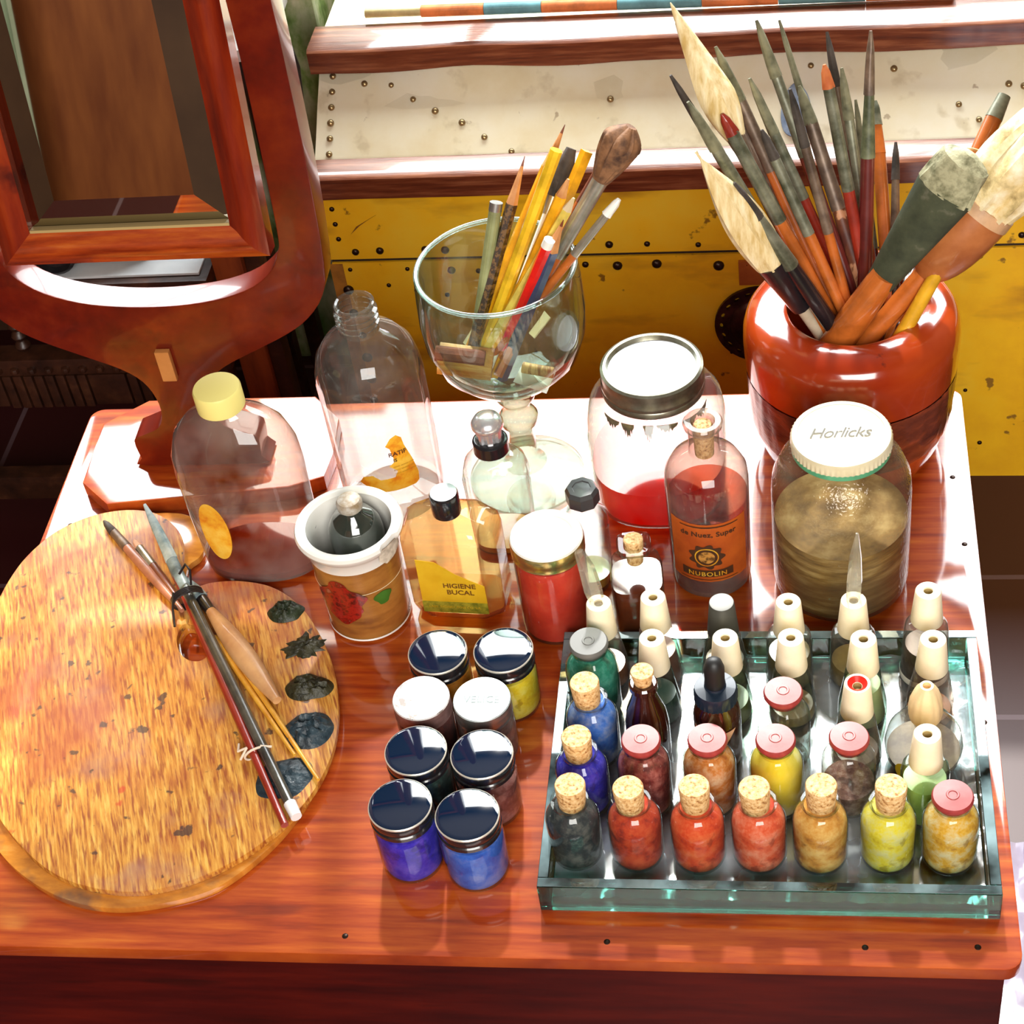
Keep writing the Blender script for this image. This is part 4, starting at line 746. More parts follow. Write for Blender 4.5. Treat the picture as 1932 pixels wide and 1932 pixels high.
pencil('thick blue grey pencil with a sharpened orange tip at the front', (0.4002, 0.4302, 0.1242), (0.4630, 0.4350, 0.2660), 0.0056, paint('slate blue pencil paint', (0.045, 0.060, 0.13), 0.35, 0.4), W_TIP, 0.18, W_BROWN)
BG = 'brushes in the glass goblet'
t = brush('soft makeup style brush with a fluffy brown tuft and grey ferrule', (0.3908, 0.4264, 0.1296), (0.5085, 0.4735, 0.3080), 0.0056, W_ORANGE, F_SILVER, H_BROWN, 0.17, 0.55, BG, rh=0.0062)
for ch in list(t.children):
    if ch.name.startswith('bristles'): bpy.data.objects.remove(ch)
db = V(0.5085, 0.4735, 0.3080) - V(0.3908, 0.4264, 0.1296)
bristles('bristles', V(0, 0, 0), db, 0.83, 1.04, 0, 0, H_BROWN, t, shape=lambda u: 0.0062 + 0.0085 * math.sin(PI * u * 0.62) - 0.010 * max(0, u - .75) * 4 * u, seg=40, groove=0.10, n=14)
t = brush('brush with a round black tuft behind the yellow sticks', (0.3927, 0.4196, 0.1359), (0.4638, 0.51, 0.2769), 0.0036, M_WHITELID, F_SILVER, H_DARK, 0.20, 0.3, BG, rh=0.0050, tipr=0.003)
brush('small brush with a white tuft and silver ferrule leaning furthest right', (0.3859, 0.4252, 0.1345), (0.5026, 0.45, 0.2713), 0.0034, W_ORANGE, F_SILVER, M_WHITELID, 0.08, 0.36, BG, tipr=0.0012)
# bits lying in the bowl
er = thing('wood_block', 'small brown and orange split wood block lying low in the goblet', 'wood', (0.3760, 0.4230, 0.1400), 0.1, rot=(0.25, 0.20, 0.0))
obj('block', box(-0.022, 0.020, -0.009, 0.009, 0, 0.018, 0.0012), noisy('striped orange wood', [(0.4, (0.62, 0.22, 0.03)), (0.6, (0.85, 0.5, 0.15))], 30, (1, 1, 6), rough=0.5), er)
obj('bark_edge', tube([(-0.024, -0.003, 0.019), (0.014, -0.003, 0.020)], 0.0062, 8), noisy('red bark', [(0.4, (0.16, 0.03, 0.012)), (0.7, (0.34, 0.09, 0.04))], 60, (1, 4, 4), rough=0.6), er)
cn = obj('rolled_bark_stick', tube([(0, 0, 0), (0.024, -0.004, -0.003)], 0.0044, 12), noisy('striped cinnamon', [(0.42, (0.34, 0.14, 0.03)), (0.56, (0.72, 0.42, 0.14))], 40, (9, 2, 2), rough=0.6), None, True, (0.4190, 0.4260, 0.1370)); tag(cn, 'small tan rolled bark stick at the right in the goblet', 'stick')
for k, (lx, ly, lz, ax_, ay_) in enumerate(((0.4260, 0.4230, 0.1290, 0.3, 0.35), (0.3790, 0.4640, 0.1400, -0.5, -0.5), (0.4300, 0.4690, 0.1440, -0.7, 0.5))):
    bm = bmesh.new(); pz = [(-0.014, -0.008), (0.013, -0.011), (0.017, 0.010), (-0.009, 0.012)]
    prism(pz, 0.0006, bm=bm); bmesh.ops.subdivide_edges(bm, edges=bm.edges[:], cuts=2)
    for v in bm.verts: v.co.z += 0.002 * noise.noise(v.co * 90)
    o = obj('paper_scrap', bm, M_WHITELID if k == 0 else M_PAPER, None, False, (lx, ly, lz)); o.rotation_euler = (ax_, ay_, k)
    tag(o, ('white folded paper scrap beneath the bark stick in the goblet', 'tan paper scrap at the back left inside the goblet', 'curled tan paper scrap at the back right inside the goblet')[k], 'paper', 'paper scraps in the goblet')

# ------------------------------------------------------------------ the bigger bottles and jars
def ring_profile(r, z, n=3, d=0.0016, h=0.0035):
    out = []
    for i in range(n):
        out += [(r, z + i * h), (r + d, z + i * h + h * 0.3), (r + d, z + i * h + h * 0.6), (r, z + i * h + h * 0.95)]
    return out
# yellow capped flat bottle
t = thing('flat_glass_bottle', 'tall flat clear glass bottle with a yellow screw cap and an oval orange label', 'bottle', (0.2010, 0.3570, 0))
SY = 0.64
obj('bottle_glass', lathe([(0, 0.0005), (0.040, 0.0005), (0.046, 0.004), (0.0475, 0.012), (0.0495, 0.06), (0.0505, 0.105), (0.0490, 0.125), (0.0430, 0.142), (0.0330, 0.1535), (0.0230, 0.1600), (0.0185, 0.1635), (0.0175, 0.1680)], 56, 1.0, SY, 2.4), G_SMOKY, t)
obj('amber_liquid', lathe([(0, 0.002), (0.039, 0.002), (0.0450, 0.006), (0.0462, 0.013), (0, 0.0132)], 48, 1.0, SY, 2.4), seethrough('amber residue', (0.35, 0.03, 0.002), 0.35, 0.4, (0.6, 0.12, 0.02)), t)
obj('screw_cap', lathe([(0.0180, 0.1655), (0.0184, 0.1660), (0.0184, 0.1815), (0.0174, 0.1835), (0, 0.1838)], 40), plain('pale yellow plastic', (0.90, 0.80, 0.26), 0.4), t)
olab = [(0.0125 * math.cos(q), 0.0300 * math.sin(q) * (1 if math.sin(q) > 0 else 1.0)) for q in [2 * PI * j / 40 for j in range(40)]]
t_lab = obj('oval_label', curved_patch(olab, 0.0500, math.radians(-116), 0.062, 0.0008, sx=1, sy=SY, sq=2.4), M_OLABEL, t)
# tall fluted bottle
t = thing('fluted_glass_bottle', 'tall open fluted clear glass bottle with threaded neck and torn orange label', 'bottle', (0.2960, 0.4330, 0))
flute = lambda a, r, z: r * (1.012 - (0.055 * abs(math.cos(a * 6)) if 0.004 < z < 0.136 else 0.012))
obj('bottle_glass', lathe([(0, 0.0005), (0.036, 0.0005), (0.0405, 0.004), (0.0415, 0.012), (0.0420, 0.06), (0.0425, 0.128), (0.0420, 0.138), (0.0385, 0.1520), (0.0300, 0.1640), (0.0200, 0.1705), (0.0158, 0.1740), (0.0150, 0.1780)] + ring_profile(0.0142, 0.1785, 3, 0.0028, 0.0052) + [(0.0145, 0.1955), (0.0158, 0.1965), (0.0158, 0.1990), (0.0145, 0.2000), (0.0128, 0.1990), (0.0125, 0.178), (0.0135, 0.172)], 96, fn=flute), G_DUSTY, t)
torn = [(-0.030, 0.0), (-0.026, 0.006), (-0.018, 0.008), (-0.012, 0.003), (0.0, 0.004), (0.003, 0.010), (-0.003, 0.016), (0.002, 0.020), (0.000, 0.034), (-0.003, 0.037), (0.002, 0.044), (0.007, 0.046), (0.011, 0.042), (0.012, 0.034), (0.017, 0.016), (0.020, 0.0), (0.019, -0.008), (0.016, -0.010), (-0.010, -0.010), (-0.022, -0.006)]
TH = math.radians(-70)
obj('torn_label', curved_patch(torn, 0.0431, TH, 0.052, 0.0006), M_OLABEL, t)
lettering('label_print', 'RATIF', 0.0058, M_INK, t, lambda x, y: on_cyl(x + 0.0055, y, 0.0444, TH, 0.080), bold=0.0001)
lettering('label_print', 'IS', 0.0045, M_INK, t, lambda x, y: on_cyl(x + 0.0025, y, 0.0444, TH, 0.0735), bold=0.0001)
for k, zz in enumerate((0.067, 0.0635, 0.060)): lettering('small_print', 'mnm wnmo unm', 0.0026, paint('ochre print', (0.55, 0.30, 0.02)), t, lambda x, y, zz=zz: on_cyl(x + 0.0090, y, 0.0444, TH, zz))
# atomiser bottle
t = thing('atomiser_bottle', 'ribbed clear perfume bottle with a black collar and domed chrome spray cap', 'bottle', (0.3950, 0.3780, 0))
rib = lambda a, r, z: r * (1 + (0.035 * math.cos(a * 16) if 0.006 < z < 0.078 else 0))
obj('bottle_glass', lathe([(0, 0.0005), (0.0225, 0.0005), (0.0245, 0.004), (0.0250, 0.074), (0.0235, 0.083), (0.0175, 0.0905), (0.0110, 0.0940), (0.0105, 0.0970)], 96, 1.0, 0.85, 3.0, fn=rib), G_CLEAR, t)
obj('residue', lathe([(0, 0.002), (0.0225, 0.002), (0.0232, 0.008), (0, 0.0082)], 40, 1.0, 0.85, 3.0), paint('amber perfume', (0.55, 0.22, 0.04), 0.1), t)
obj('black_collar', lathe([(0.0128, 0.0955), (0.0138, 0.0965), (0.0138, 0.1065), (0.0128, 0.1075), (0.0115, 0.1080), (0, 0.1080)], 32), M_BLACKCAP, t)
obj('slotted_cage', lathe([(0.0098, 0.1080), (0.0105, 0.1200), (0, 0.1200)], 48, fn=lambda a, r, z: r - 0.0018 * (math.cos(a * 7) > 0)), M_CHROME, t)
obj('chrome_dome', lathe([(0.0118, 0.1200), (0.0126, 0.1215), (0.0124, 0.1245), (0.0100, 0.1285), (0.0060, 0.1308), (0, 0.1316)], 36), M_CHROME, t)
# mouthwash bottle
t = thing('mouthwash_bottle', 'flat chamfered yellow tinted glass bottle with a black cap and torn yellow label', 'bottle', (0.3690, 0.3100, 0), math.radians(-4))
obj('bottle_glass', lathe([(0, 0.0005), (0.0300, 0.0005), (0.0345, 0.0035), (0.0365, 0.0100), (0.0365, 0.0780), (0.0350, 0.0870), (0.0290, 0.0930), (0.0170, 0.0965), (0.0100, 0.0980), (0.0095, 0.1010)], 96, 1.0, 0.62, -1.62), G_GOLD, t)
obj('residue', lathe([(0, 0.002), (0.0310, 0.002), (0.0340, 0.0080), (0, 0.0082)], 96, 1.0, 0.62, -1.62), seethrough('golden residue', (0.75, 0.30, 0.01), 0.5, 0.4, (0.95, 0.5, 0.1)), t)
obj('screw_cap', lathe([(0.0108, 0.0970), (0.0110, 0.0975), (0.0110, 0.1150), (0.0100, 0.1168), (0, 0.1176)], 32), M_BLACKCAP, t)
fy = -0.0365 * 0.62 - 0.0006
bm = prism([(-0.0255, 0.012), (0.0255, 0.012), (0.0255, 0.042), (0.016, 0.047), (0.004, 0.054), (-0.010, 0.066), (-0.0245, 0.068)], 0.0004); lb = obj('torn_label', bm, M_YLABEL, t, False); lb.rotation_euler = (PI / 2, 0, 0); lb.location = (0, fy, 0)
bm = prism([(-0.0255, 0.012), (0.0255, 0.012), (0.0255, 0.0235), (-0.0255, 0.0235)], 0.0004); lb = obj('label_strip', bm, M_GLABEL, t, False); lb.rotation_euler = (PI / 2, 0, 0); lb.location = (0, fy - 0.0005, 0)
M_BPR = paint('brown print', (0.16, 0.06, 0.005), 0.6)
lettering('label_print', 'HIGIENE', 0.0068, M_BPR, t, lambda x, y: (x + 0.006, fy - 0.0009, 0.0415 + y), bold=0.00015)
lettering('label_print', 'BUCAL', 0.0068, M_BPR, t, lambda x, y: (x + 0.006, fy - 0.0009, 0.0345 + y), bold=0.00015)
lettering('small_print', 'LABS. SYDNEY ROSS CO. S.A.', 0.0032, M_YLABEL, t, lambda x, y: (x, fy - 0.0012, 0.0185 + y))
# enamel mug with the dark corked bottle inside
t = thing('enamel_mug', 'cylindrical mug with a thick chipped white rim, red flower and green leaf painted band', 'mug', (0.2960, 0.2975, 0))
M_MUGW = noisy('brown painted mug', [(0.3, (0.16, 0.055, 0.015)), (0.5, (0.36, 0.15, 0.03)), (0.75, (0.50, 0.25, 0.06))], 18, (1, 1, 3), rough=0.3, coat=0.5)
obj('mug_body', lathe([(0, 0.0005), (0.0300, 0.0005), (0.0315, 0.004), (0.0325, 0.030), (0.0335, 0.060), (0.0345, 0.0775)], 56), M_MUGW, t)
obj('base_line', lathe([(0.0318, 0.0022), (0.0324, 0.0030), (0.0321, 0.0045)], 56), M_ENAMEL, t)
obj('mug_rim', lathe([(0.0346, 0.0775), (0.0350, 0.0860), (0.0375, 0.0900), (0.0405, 0.0935), (0.0412, 0.0965), (0.0400, 0.0990), (0.0365, 0.0995), (0.0325, 0.0980), (0.0310, 0.0930), (0.0312, 0.080), (0.0300, 0.030), (0, 0.006)], 72, fn=lambda a, r, z: r * (0.93 if (-0.75 < a - 2 * PI < -0.30 and r > 0.036) else 1)), M_ENAMEL, t)
obj('rim_chip', curved_patch([(-0.012, 0.0), (-0.006, -0.006), (0.004, -0.004), (0.012, 0.001), (0.012, 0.009), (-0.010, 0.009)], 0.0372, -0.52, 0.086, 0.0016), M_CHIP, t)
fl = [((0.0165 + 0.0022 * math.sin(5 * q) + 0.0012 * math.sin(11 * q)) * math.cos(q) * 1.15, (0.0205 + 0.003 * math.cos(4 * q)) * math.sin(q)) for q in [2 * PI * j / 50 for j in range(50)]]
obj('painted_flower', curved_patch(fl, 0.0336, math.radians(-106), 0.047, 0.0010), noisy('red flower', [(0.35, (0.07, 0.005, 0.003)), (0.5, (0.34, 0.015, 0.008)), (0.62, (0.12, 0.008, 0.004)), (0.75, (0.6, 0.2, 0.12))], 130, rough=0.3, coat=0.5), t)
obj('painted_leaf', curved_patch([(0.007 * math.cos(q) * (1 + .25 * math.sin(3 * q)), 0.0065 * math.sin(q)) for q in [2 * PI * j / 30 for j in range(30)]], 0.0337, math.radians(-50), 0.046, 0.0008), paint('green leaf', (0.05, 0.16, 0.02), 0.3), t)
obj('thread_line', lathe([(0.0338, 0.0540), (0.03405, 0.0544), (0.0338, 0.0548)], 56), M_PAPER, t)
t = thing('dark_corked_bottle', 'small dark green bottle with a grey cork standing inside the white rimmed mug', 'bottle', (0.2985, 0.3040, 0.0064))
obj('bottle_body', lathe([(0, 0), (0.0195, 0), (0.0205, 0.003), (0.0208, 0.078), (0.0195, 0.086), (0.0150, 0.0935), (0.0090, 0.0975), (0.0078, 0.1005), (0.0085, 0.1020)], 40), noisy('dark bottle glass', [(0.3, (0.010, 0.014, 0.012)), (0.7, (0.035, 0.045, 0.035))], 20, rough=0.08, coat=1.0), t)
obj('stopper', lathe([(0.0078, 0.1005), (0.0095, 0.1025), (0.0098, 0.1080), (0.0085, 0.1105), (0.0050, 0.1115), (0, 0.1115)], 28), noisy('grey cork', [(0.35, (0.25, 0.17, 0.08)), (0.6, (0.5, 0.47, 0.42))], 90, rough=0.6), t)
# red pigment jar with white lid
t = thing('red_pigment_jar', 'glass jar of salmon red pigment with a white lid ringed in gold', 'jar', (0.4450, 0.2870, 0))
obj('jar_glass', lathe([(0, 0.0004), (0.0235, 0.0004), (0.0262, 0.003), (0.0268, 0.010), (0.0268, 0.070), (0.0255, 0.0765), (0.0245, 0.0795)], 48), G_CLEAR, t)
obj('pigment', lathe([(0, 0.003), (0.0235, 0.003), (0.0256, 0.0055), (0.0258, 0.070), (0.0245, 0.0755), (0, 0.0755)], 48), noisy('salmon red pigment', [(0.3, (0.50, 0.018, 0.006)), (0.5, (0.66, 0.035, 0.012)), (0.75, (0.74, 0.09, 0.045))], 40, rough=0.8, detail=5, bump=0.3), t)
obj('gold_ring', lathe([(0.0262, 0.0790), (0.0275, 0.0800), (0.0268, 0.0830), (0.0276, 0.0850), (0.0276, 0.0900), (0.0270, 0.0925), (0.0262, 0.0930)], 48), M_BRASSLID, t)
obj('white_lid', lathe([(0.0271, 0.0928), (0.0262, 0.0945), (0.0195, 0.0948), (0.0190, 0.0942), (0.0182, 0.0948), (0, 0.0952)], 48), M_WHITELID, t)
# octagonal capped bottle
t = thing('moulded_glass_bottle', 'small moulded clear glass bottle with a faceted black cap behind the red jar', 'bottle', (0.4680, 0.3310, 0))
obj('bottle_glass', lathe([(0, 0.0004), (0.0145, 0.0004), (0.0158, 0.003), (0.0165, 0.062), (0.0150, 0.072), (0.0095, 0.0790), (0.0090, 0.0860)], 64, fn=lambda a, r, z: r * (1 + 0.05 * math.cos(a * 6 + z * 60)), sq=2.6), G_CLEAR, t)
obj('residue', lathe([(0, 0.002), (0.0135, 0.002), (0.0145, 0.012), (0, 0.0125)], 24), paint('yellow residue', (0.6, 0.35, 0.05), 0.2), t)
obj('octagonal_cap', lathe([(0.0120, 0.0850), (0.0128, 0.0860), (0.0128, 0.0960), (0.0110, 0.0995), (0.0072, 0.0995), (0.0068, 0.0988), (0, 0.0990)], 8), plain('faceted dark cap', (0.05, 0.05, 0.052), 0.28, coat=0.4), t, False)
# small square corked bottle
t = thing('square_corked_bottle', 'small square shouldered clear bottle of brown oil with a cork, behind the tray', 'bottle', (0.5080, 0.2870, 0), math.radians(6))
obj('bottle_glass', lathe([(0, 0.0004), (0.0180, 0.0004), (0.0192, 0.003), (0.0195, 0.054), (0.0180, 0.0610), (0.0110, 0.0655), (0.0092, 0.0680), (0.0090, 0.0790), (0.0122, 0.0810), (0.0126, 0.0835), (0.0112, 0.0850), (0.0075, 0.0848)], 56, sq=4.0), G_CLEAR, t)
obj('brown_oil', lathe([(0, 0.003), (0.0170, 0.003), (0.0182, 0.008), (0.0184, 0.0500), (0, 0.0502)], 40, sq=4.0), noisy('brown oil', [(0.3, (0.16, 0.03, 0.012)), (0.7, (0.36, 0.09, 0.03))], 25, rough=0.15, coat=0.6), t)
obj('cork', lathe([(0.0060, 0.066), (0.0072, 0.0840), (0.0072, 0.0885), (0.0064, 0.0895), (0, 0.0895)], 24), M_CORK, t)
# walnut oil bottle
t = thing('walnut_oil_bottle', 'tall round apothecary bottle of dark red oil with a flared lip and orange printed label', 'bottle', (0.5600, 0.3380, 0))
obj('bottle_glass', lathe([(0, 0.0004), (0.0270, 0.0004), (0.0295, 0.003), (0.0302, 0.010), (0.0310, 0.100), (0.0300, 0.1100), (0.0250, 0.1195), (0.0165, 0.1250), (0.0118, 0.1275), (0.0112, 0.1320), (0.0112, 0.1500), (0.0140, 0.1520), (0.0145, 0.1550), (0.0132, 0.1568), (0.0090, 0.1565), (0.0085, 0.1450)], 56), G_SMOKY, t)
obj('dark_oil', lathe([(0, 0.003), (0.0255, 0.003), (0.0282, 0.006), (0.0290, 0.022), (0.0292, 0.0260), (0, 0.0262)], 48), plain('dark red oil', (0.09, 0.004, 0.003), 0.06, coat=1.0), t)
obj('red_show_through', lathe([(0.0292, 0.0262), (0.0299, 0.0800), (0.0298, 0.0860)], 48), glass('red seen through glass', (0.78, 0.22, 0.12), (0.30, 0.02, 0.01), haze=0.08, hazecol=(0.55, 0.08, 0.04), gl=0.0), t)  # tinted sleeve imitates the red liquid of the jar behind, seen through
obj('cork', lathe([(0.0070, 0.125), (0.0078, 0.150), (0.0062, 0.1535), (0, 0.1540)], 24), M_CORK, t)
TH = math.radians(-92); LR = 0.0315
obj('printed_label', curved_patch([(-0.030, 0), (0.034, 0), (0.034, 0.060), (0.020, 0.0600), (-0.030, 0.060)], LR - 0.0006, TH, 0.022, 0.0007), noisy('orange brown label', [(0.3, (0.30, 0.045, 0.008)), (0.55, (0.50, 0.10, 0.012)), (0.8, (0.6, 0.2, 0.03))], 22, rough=0.45), t)
wp = lambda zc, dx=0: (lambda x, y: on_cyl(x + dx, y, LR + 0.0006, TH, zc))
lettering('label_print', 'de Nuez, Super', 0.0066, M_INK, t, wp(0.0720, 0.002), bold=0.00018, spacing=1.05)
gear = [((0.0128 + 0.0016 * math.cos(9 * q) + (0.002 if abs(math.sin(q)) > .93 else 0)) * math.cos(q), (0.0118 + 0.0013 * math.cos(9 * q)) * math.sin(q)) for q in [2 * PI * j / 72 for j in range(72)]]
obj('medallion', curved_patch(gear, LR, TH, 0.0490, 0.0007), M_INK, t)
obj('medallion_centre', curved_patch([(0.0062 * math.cos(q), 0.0062 * math.sin(q)) for q in [2 * PI * j / 30 for j in range(30)]], LR, TH, 0.0490, 0.0011), noisy('medallion face', [(0.42, (0.10, 0.04, 0.008)), (0.58, (0.55, 0.25, 0.05))], 260, rough=0.5), t)
obj('medallion_ring', curved_patch([((0.0092 if j < 30 else 0.0082) * math.cos(q), (0.0092 if j < 30 else 0.0082) * math.sin(q)) for j, q in list(enumerate([2 * PI * j / 29.01 for j in range(30)])) + [(30 + j, 2 * PI * (29 - j) / 29.01) for j in range(30)]], LR, TH, 0.0490, 0.0009), M_OLABEL, t)
obj('name_banner', curved_patch([(-0.020, 0.0005), (0.020, 0.0005), (0.020, 0.0085), (0.012, 0.0075), (-0.012, 0.0075), (-0.020, 0.0085)], LR, TH, 0.0275, 0.0007), M_INK, t)
lettering('banner_print', 'NUBOLIN', 0.0062, M_OLABEL, t, lambda x, y: on_cyl(x, y, LR + 0.0014, TH, 0.0315), bold=0.0001, spacing=1.15)
obj('label_rule', curved_patch([(-0.020, 0), (0.026, 0), (0.026, 0.0008), (0.002, 0.0014), (-0.020, 0.0008)], LR, TH, 0.0790, 0.0007), M_INK, t)
obj('label_rule', curved_patch([(-0.022, 0), (0.024, 0), (0.024, 0.0006), (-0.022, 0.0006)], LR, TH, 0.0245, 0.0007), M_INK, t)
# large preserving jar with red liquid
t = thing('preserving_jar', 'wide clear preserving jar with a screw ring lid, a third full of bright red liquid', 'jar', (0.5170, 0.4340, 0))
obj('jar_glass', lathe([(0, 0.0005), (0.046, 0.0005), (0.0515, 0.004), (0.0530, 0.012), (0.0540, 0.040), (0.0545, 0.075), (0.0520, 0.090), (0.0455, 0.1010), (0.0390, 0.1065), (0.0375, 0.1100)], 64, sq=2.5), glass('preserving jar glass', (0.93, 0.95, 0.92), (0.34, 0.42, 0.34), haze=0.04, hazecol=(0.85, 0.85, 0.82)), t)
obj('red_liquid', lathe([(0, 0.003), (0.045, 0.003), (0.0500, 0.006), (0.0515, 0.014), (0.0525, 0.0400), (0, 0.0402)], 64, sq=2.5), seethrough('orange red liquid', (0.90, 0.010, 0.001), 0.25, 0.5, (0.9, 0.03, 0.006)), t)
obj('screw_ring', lathe([(0.0378, 0.1080), (0.0400, 0.1085), (0.0402, 0.1120), (0.0392, 0.1135), (0.0402, 0.1150), (0.0402, 0.1180), (0.0392, 0.1200), (0.0398, 0.1250), (0.0396, 0.1290), (0.0375, 0.1302), (0.0355, 0.1298), (0.0345, 0.1275), (0.0338, 0.1262)], 64), noisy('tarnished ring', [(0.35, (0.10, 0.09, 0.05)), (0.65, (0.34, 0.33, 0.26))], 30, rough=0.3, metal=0.8), t)
obj('lid_disc', lathe([(0.0348, 0.1262), (0.0300, 0.1266), (0.0290, 0.1258), (0.0280, 0.1256), (0, 0.1256)], 56), noisy('frosty tin lid', [(0.3, (0.62, 0.66, 0.68)), (0.7, (0.82, 0.86, 0.88))], 25, rough=0.3, metal=0.25), t)
for k, (a_, w_, h_) in enumerate(((-2.35, .008, .010), (-2.0, .005, .014), (-1.62, .004, .017), (-1.28, .008, .008), (-0.85, .006, .012), (-0.5, .009, .009))):
    ol = [(w_ * (-1 + 2 * q / 14), 0.001) for q in range(15)] + [(w_ * (1 - 2 * q / 14), -h_ * (0.35 + 0.65 * abs(math.sin(q * 1.3 + k))) * math.sin(PI * (q + .5) / 15)) for q in range(15)]
    obj('rust_stain', curved_patch(ol, 0.0415, a_, 0.1035, 0.0005, sq=2.4), noisy('rust stain', [(0.4, (0.07, 0.05, 0.015)), (0.7, (0.26, 0.20, 0.08))], 200, rough=0.6), t)
# malted milk jar
t = thing('storage_jar', 'large pebbled glass jar of grey brown powder with a cream scripted screw lid', 'jar', (0.6575, 0.3300, 0))
obj('jar_glass', lathe([(0, 0.0005), (0.0430, 0.0005), (0.0485, 0.004), (0.0500, 0.012), (0.0505, 0.060), (0.0505, 0.0950), (0.0495, 0.1080), (0.0450, 0.1200), (0.0380, 0.1285), (0.0345, 0.1315), (0.0340, 0.1370)], 64), G_PEBBLE, t)
obj('brown_powder', lathe([(0, 0.003), (0.0420, 0.003), (0.0470, 0.006), (0.0488, 0.014), (0.0492, 0.0600), (0.0485, 0.0700), (0.0400, 0.0690), (0.0200, 0.0720), (0, 0.0710)], 56, fn=lambda a, r, z: r * (1 + 0.006 * math.sin(3 * a + z * 90))), noisy('grey brown powder', [(0.36, (0.10, 0.055, 0.015)), (0.5, (0.26, 0.16, 0.05)), (0.64, (0.50, 0.38, 0.18))], 22, (1, 1, 6), rough=0.7, detail=9, extra=(8, (1, 1, 3), 0.6, 0.7, (0.14, 0.07, 0.02), 0.6)), t)
obj('green_ring', lathe([(0.0346, 0.1345), (0.0352, 0.1352), (0.0352, 0.1385), (0.0345, 0.1390)], 56), paint('green lid lining', (0.10, 0.38, 0.20), 0.3), t)
obj('screw_lid', lathe([(0.0346, 0.1388), (0.0356, 0.1395), (0.0356, 0.1470), (0.0346, 0.1486), (0.0310, 0.1490), (0.0305, 0.1486), (0, 0.1490)], 120, fn=lambda a, r, z: r + (0.00035 * math.cos(a * 60) if r > 0.0352 else 0)), noisy('cream enamel lid', [(0.3, (0.66, 0.56, 0.34)), (0.6, (0.74, 0.68, 0.48))], 20, rough=0.25, coat=0.3), t)
lettering('lid_script', 'Horlicks', 0.0150, plain('faint grey script', (0.10, 0.09, 0.06), 0.6), t, lambda x, y: (x * 0.95 + y * 0.35, y + x * 0.03, 0.1493), spacing=0.9)

# ------------------------------------------------------------------ eight small paint jars on the table
JG = 'small screw lid paint jars on the table'
def paint_jar(label, x, y, pig, lid='black', r=0.0218, top=0.0610, fill=1.0, rz=0.0):
    t = thing('paint_jar', label, 'jar', (x, y, 0), rz, JG)
    zt = top - 0.0135
    obj('jar_glass', lathe([(0, 0.0004), (r * .88, 0.0004), (r * .97, 0.0025), (r, 0.007), (r, zt - 0.010), (r * .97, zt - 0.005), (r * .90, zt - 0.001), (r * .87, zt + 0.004)], 44), G_CLEAR if lid == 'black' else G_DUSTY, t)
    zf = (zt - 0.005) * fill
    obj('pigment', lathe([(0, 0.002), (r * .84, 0.002), (r * .92, 0.004), (r * .955, 0.008), (r * .955, min(zf, zt - .011)), (r * .92, zf), (0, zf + 0.001)], 40, fn=lambda a, q, z: q * (1 + 0.01 * math.sin(a * 3 + z * 200))), pig, t)
    if lid == 'black':
        obj('screw_lid', lathe([(r * .93, zt - 0.001), (r * 1.0, zt), (r * 1.0, zt + 0.003), (r * .96, zt + 0.004), (r * .985, zt + 0.006), (r * .985, top - 0.0022), (r * .97, top - 0.0012)], 44), M_BLACKCAP, t)
        obj('lid_edge', lathe([(r * .985, top - 0.0022), (r * .990, top - 0.0012), (r * .955, top - 0.0006)], 44), M_LIDRIM, t)
        obj('lid_top', lathe([(r * .955, top - 0.0006)] + [(r * .93 * k / 8, top + 0.0011 * (1 - (k / 8) ** 2) - 0.0003) for k in range(8, 0, -1)] + [(0, top + 0.0008)], 44), M_LIDDARK, t)
    else:
        m = noisy('flaking white lid', [(0.5, (0.62, 0.60, 0.58)), (0.58, (0.55, 0.50, 0.48)), (0.61, (0.20, 0.16, 0.14))], 110, rough=0.4) if lid == 'white' else noisy('pale grey tin lid', [(0.4, (0.46, 0.52, 0.52)), (0.58, (0.54, 0.60, 0.60)), (0.68, (0.26, 0.36, 0.36))], 80, rough=0.3, metal=0.2)
        obj('screw_lid', lathe([(r * .93, zt - 0.001), (r * 1.0, zt), (r * .97, zt + 0.0025), (r * 1.0, zt + 0.004), (r * .97, zt + 0.0065), (r * .99, zt + 0.008), (r * .99, top - 0.001)], 44), M_TIN if lid == 'grey' else noisy('rusty lid side', [(0.35, (0.14, 0.05, 0.04)), (0.65, (0.38, 0.22, 0.2))], 50, rough=0.4, metal=0.4), t)
        obj('lid_top', lathe([(r * .99, top - 0.001), (r * .96, top), (0, top + 0.0003)], 44), m, t)
        if lid == 'grey': lettering('embossed_print', 'VELICE', 0.0085, plain('faint lid print', (0.20, 0.26, 0.26), 0.5), t, lambda x, y: (x, y - 0.001, top + 0.0006))
    return t
paint_jar('small jar of violet blue pigment with a glossy dark lid, front left of the eight', 0.3635, 0.0675, powder('violet blue pigment', (0.012, 0.006, 0.30), (0.03, 0.012, 0.50), (0.10, 0.06, 0.60), 25), top=0.0635)
paint_jar('small jar of cornflower blue pigment with a glossy dark lid, front right of the eight', 0.4092, 0.0615, powder('cornflower blue pigment', (0.02, 0.06, 0.42), (0.03, 0.13, 0.62), (0.16, 0.22, 0.62), 14), top=0.0615)
paint_jar('small jar of dark green black pigment with a glossy lid behind the violet jar', 0.3670, 0.1150, powder('dark green pigment', (0.008, 0.02, 0.018), (0.02, 0.045, 0.04), (0.06, 0.12, 0.10), 25), top=0.0610)
paint_jar('small jar of maroon pigment with a glossy dark lid behind the cornflower blue jar', 0.4128, 0.1130, powder('dusty maroon pigment', (0.14, 0.025, 0.02), (0.24, 0.055, 0.045), (0.42, 0.16, 0.14), 22), top=0.0600, fill=0.85)
